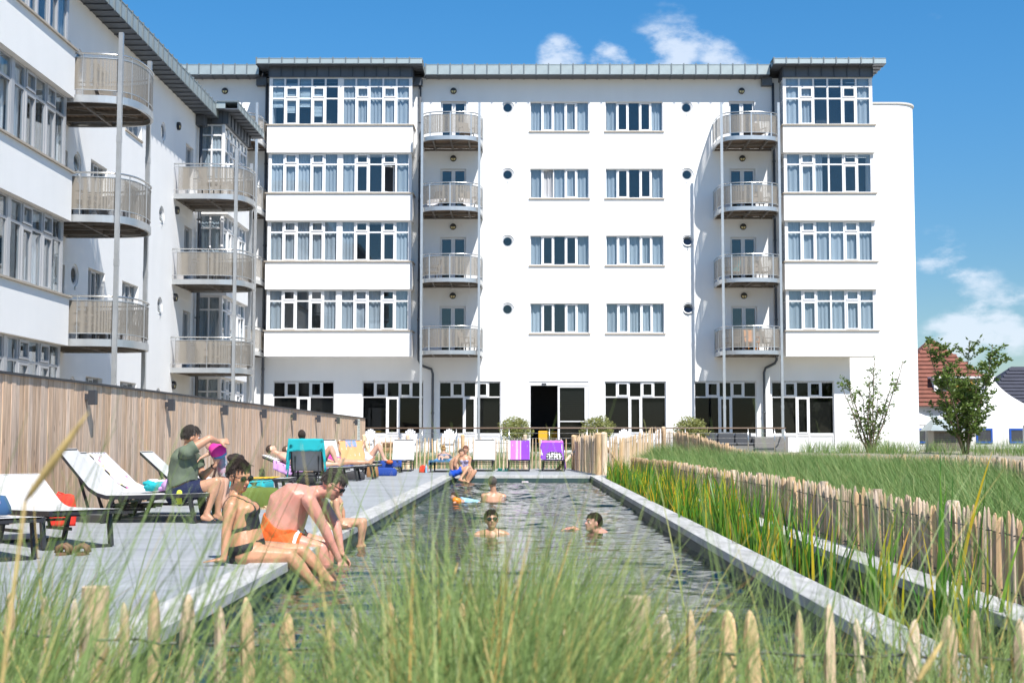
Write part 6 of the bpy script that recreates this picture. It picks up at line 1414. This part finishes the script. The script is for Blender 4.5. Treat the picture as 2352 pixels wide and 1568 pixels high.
def stem_tree(loc, H_, stems, lean, leafn, leaf, label, spread, seed, lowfrac=.25):
    rg = np.random.default_rng(seed); e = empty('young_tree', loc, label=label, cat='tree'); b = MB(); pts = []
    for k in range(stems):
        a = 2 * math.pi * k / stems + rg.uniform(-.3, .3); hh = H_ * rg.uniform(.62, 1.0) if k else H_; ln = lean * rg.uniform(.5, 1.2) if k else lean * .15
        path = [Vector((.05 * math.cos(a), .05 * math.sin(a), 0))]
        for s in range(1, 7): t = s / 6; path.append(Vector((math.cos(a) * ln * hh * t ** .9 + rg.normal(0, .03), math.sin(a) * ln * hh * t ** .9 + rg.normal(0, .03), hh * t)))
        b.tube(path, [.032 * (1 - .8 * s / 6) + .004 for s in range(7)], 6)
        for q in range(int(10 * hh / 3)):
            t = rg.uniform(lowfrac, .98); i = min(5, int(t * 6)); p0 = path[i].lerp(path[i + 1], t * 6 - i); az = rg.uniform(0, 6.28); L = spread * (1.15 - t * .75) * rg.uniform(.5, 1.1); up = rg.uniform(.5, 1.1)
            tip = p0 + Vector((math.cos(az) * L, math.sin(az) * L, L * up)); mid = p0.lerp(tip, .5) + Vector((0, 0, L * .06)); b.tube([p0, mid, tip], [.009, .006, .003], 5)
            for z in range(leafn):
                w = rg.uniform(.15, 1.05); base = p0.lerp(mid, w * 2) if w < .5 else mid.lerp(tip, w * 2 - 1); pts.append(tuple(base + Vector(rg.normal(0, .035, 3))))
        for z in range(leafn * 2): t = rg.uniform(.3, 1.02); i = min(5, int(t * 6)); pts.append(tuple(path[i].lerp(path[i + 1], min(1.1, t * 6 - i)) + Vector(rg.normal(0, .03, 3))))
    b.build('trunk', M_bark, e, smooth=True); obj('crown', leaf_cloud(pts, leaf, M_leaf, rg), e); return e
stem_tree((13.4, 51.5, .28), 3.8, 10, .36, 14, .13, 'slender sparse young tree against the white tower', .62, 4, .05)
stem_tree((15.9, 48, .28), 4.2, 11, .36, 58, .14, 'leafy multi-stemmed young tree in front of the red-roofed house', 1.15, 9, .16)
# ================================================================ FAR HOUSES AND TENTS
M_tile = mat('red_tile', (.19, .065, .042), .8, var=.25, vscale=1.5); M_slate = mat('dark_slate', (.035, .037, .055), .7, var=.2, vscale=2); M_wh = mat('white_paint', (.78, .78, .78), .8); M_tent = mat('white_tent_pvc', (.80, .80, .80), .5, trans=.15); M_blue = mat('blue_frame', (.01, .08, .40), .5); M_brickl = mat('grey_brown_brick', (.17, .145, .12), .85, rnd=.2); M_yel = mat('ochre_shutter', (.62, .34, .07), .7)
e = empty('red_roof_house', (29.3, 88, 0), label='house with steep red tiled gable behind the white tower', cat='house')
b = MB(); b.prism([(-6, -.2), (7.5, -.2), (7.5, 3.0), (-.6, 7.0), (-1.0, 7.0), (-6, 3.0)][:], 0.2, 9, 'y') if False else None
b = MB(); b.box((-5, 0, -.2), (3.3, 8, 3.4)); b.build('wall', M_wh, e)
rb = MB(); rb.add([(-5.6, -.4, 3.2), (3.8, -.4, 3.2), (1.6, 2.6, 5.2), (-.8, 4, 7.75), (-1.3, 4, 7.75), (-5.6, 8.4, 3.2), (3.8, 8.4, 3.2)], [(0, 1, 2, 3, 4), (5, 4, 3, 6), (0, 4, 5), (1, 6, 3, 2)]); rf = rb.build('roof', M_tile, e)
A0 = Vector((-5.6, -.4, 3.2)); 
for i in range(16):      # tile courses, each a raised strip
    t = i / 16; z = 3.2 + (7.75 - 3.2) * t; y_ = -.4 + 4.4 * t; x0 = lerp(-5.6, -1.3, t); x1 = lerp(3.8, -.8, t)
    tb = MB(); tb.bar((x0, y_ - .05, z + .02), (x1, y_ - .05, z + .02), .30, .05, (0, -.7, .7)); tb.build('tile_course', M_tile, rf)
b = MB(); b.box((-2.0, .4, 3.6), (2.0, 1.6, 5.0)); b.box((-2.15, .2, 4.98), (2.15, 2.2, 5.1)); dm = b.build('dormer', M_wh, e)
b = MB(); b.box((-.6, .36, 3.7), (.7, .40, 4.9)); b.build('shutter', M_yel, dm); b = MB(); b.box((-1.6, .37, 3.9), (-.8, .40, 4.8)); b.build('window', M_room, dm)
def pagoda(x, y, w, zt, zs, z0, label):
    e = empty('pagoda_tent', (x, y, 0), label=label, cat='tent'); b = MB(); n = 10; rings = []
    for s in range(n + 1):
        t = s / n; hw = w / 2 * (1 - t) ** 1.9 + .10 * (1 - t * .8); z = lerp(zs, zt, t ** 1.05); rings.append([(sx * hw, sy * hw, z) for sx, sy in ((-1, -1), (0, -1), (1, -1), (1, 0), (1, 1), (0, 1), (-1, 1), (-1, 0))])
    b.loft(rings); b.build('canopy', M_tent, e); b = MB()
    for a, c in (((-w / 2 - .1, -w / 2 - .1), (w / 2 + .1, -w / 2 - .1)), ((w / 2 + .1, -w / 2 - .1), (w / 2 + .1, w / 2 + .1)), ((-w / 2 - .1, -w / 2 - .1), (-w / 2 - .1, w / 2 + .1))): b.bar((*a, zs - .12), (*c, zs - .12), .02, .28)
    b.build('valance', M_tent, e)
    for sx in (-1, 1):
        for sy in (-1, 1): b = MB(); b.box((sx * w / 2 - .05, sy * w / 2 - .05, z0), (sx * w / 2 + .05, sy * w / 2 + .05, zs - .1)); b.build('pole', M_alu, e)
    return e
pagoda(22.7, 64.5, 4.9, 4.2, 1.85, 0.2, 'white pagoda tent with tall pointed peak beside the leafy tree')
pagoda(17.3, 66.5, 4.9, 4.2, 1.9, 0.2, 'white pagoda tent mostly hidden behind the rounded tower')
e = empty('white_cottage', (22.6, 68, 0), label='long white cottage with blue window frames under the tents', cat='house')
b = MB(); b.box((-6, 0, 0), (9, 4, 2.0)); b.build('wall', M_wh, e); b = MB(); b.box((-6.2, -.2, 2.0), (9.2, 4.2, 2.15)); b.build('roof', M_zinc, e)
for x in (-2.2, .9, 2.6): b = MB(); sash(b, x - .42, x + .42, .75, 1.5, .09, -.04, .0); w_ = b.build('window', M_blue, e); b = MB(); b.box((x - .33, -.02, .84), (x + .33, -.004, 1.41)); b.build('pane', M_room, w_)
e = empty('dark_roof_house', (33, 82, 0), label='house with dark slate roof at the far right behind the hedge', cat='house')
b = MB(); b.box((-5, 0, 0), (7, 7, 2.6)); b.build('wall', M_wh, e); rb = MB(); rb.add([(-5.5, -.5, 2.4), (7.5, -.5, 2.4), (4, 3.5, 5.6), (-1.6, 3.5, 5.6), (-5.5, 7.5, 2.4), (7.5, 7.5, 2.4)], [(0, 1, 2, 3), (4, 3, 2, 5), (0, 3, 4), (1, 5, 2)]); rf = rb.build('roof', M_slate, e)
for i in range(14): t = i / 14; tb = MB(); tb.bar((lerp(-5.5, -1.6, t), -.55 + 4 * t, lerp(2.4, 5.6, t) + .03), (lerp(7.5, 4, t), -.55 + 4 * t, lerp(2.4, 5.6, t) + .03), .28, .05, (0, -.62, .78)); tb.build('tile_course', M_slate, rf)
p = []
for k in range(3600): v = g.normal(size=3); v /= np.linalg.norm(v); q = v * g.random() ** .4; p.append((q[0] * 3.6, q[1] * .9, 1.5 + q[2] * 1.45))
e = empty('hedge', (28.6, 72, 0), label='green hedge in front of the dark-roofed house', cat='hedge'); obj('crown', leaf_cloud(p, .22, M_leaf, g), e)
# small brick kiosk with a metal roof
e = empty('brick_kiosk', (17.4, 56.5, .2), label='low brick kiosk with sloping metal roof beside the tower', cat='kiosk')
bb = MB(); bb.box((0, 0, 0), (.21, .095, .062)); mb_ = bb.mesh('brick', M_brickl, bevel=.004)
b = MB(); b.box((.01, .012, 0), (1.11, .9, 1.15)); wl = b.build('wall', mat('mortar', (.33, .31, .28), .9), e)
for r in range(15):
    for c in range(5): obj('brick', mb_, wl, (.005 + c * .222 + (0 if r % 2 else -.0), -.004 + (.002 if r % 2 else 0), .01 + r * .076))
b = MB(); b.add([(-.25, -.35, 1.12), (1.4, -.35, 1.12), (1.4, 1.2, 1.12), (-.25, 1.2, 1.12), (.15, .25, 1.62), (1.0, .25, 1.62), (1.0, .8, 1.62), (.15, .8, 1.62)], [(0, 1, 5, 4), (1, 2, 6, 5), (2, 3, 7, 6), (3, 0, 4, 7), (4, 5, 6, 7), (3, 2, 1, 0)]); b.build('roof', M_zinc, e)
# restaurant tables seen through the clear window and the open door
M_yc = mat('yellow_upholstery', (.70, .40, .02), .7)
for (x, y, lab) in ((-6.3, 57.9, 'behind the clear window'), (-5.2, 58.1, 'further along behind the clear window'), (.85, 58.2, 'just inside the open entrance'), (1.25, 59.0, 'deeper inside the open entrance')):
    e = empty('dining_chair', (x, y, ZT), label='yellow upholstered dining chair %s' % lab, cat='chair'); b = MB(); b.box((-.24, -.22, .42), (.24, .22, .5)); b.build('seat', M_yc, e, bevel=.02); b = MB(); b.box((-.24, -.25, .5), (.24, -.2, .92)); b.build('backrest', M_yc, e, bevel=.02)
    for sx in (-1, 1):
        for sy in (-1, 1): b = MB(); b.box((sx * .2 - .015, sy * .18 - .015, 0), (sx * .2 + .015, sy * .18 + .015, .42)); b.build('leg', M_dleg, e)
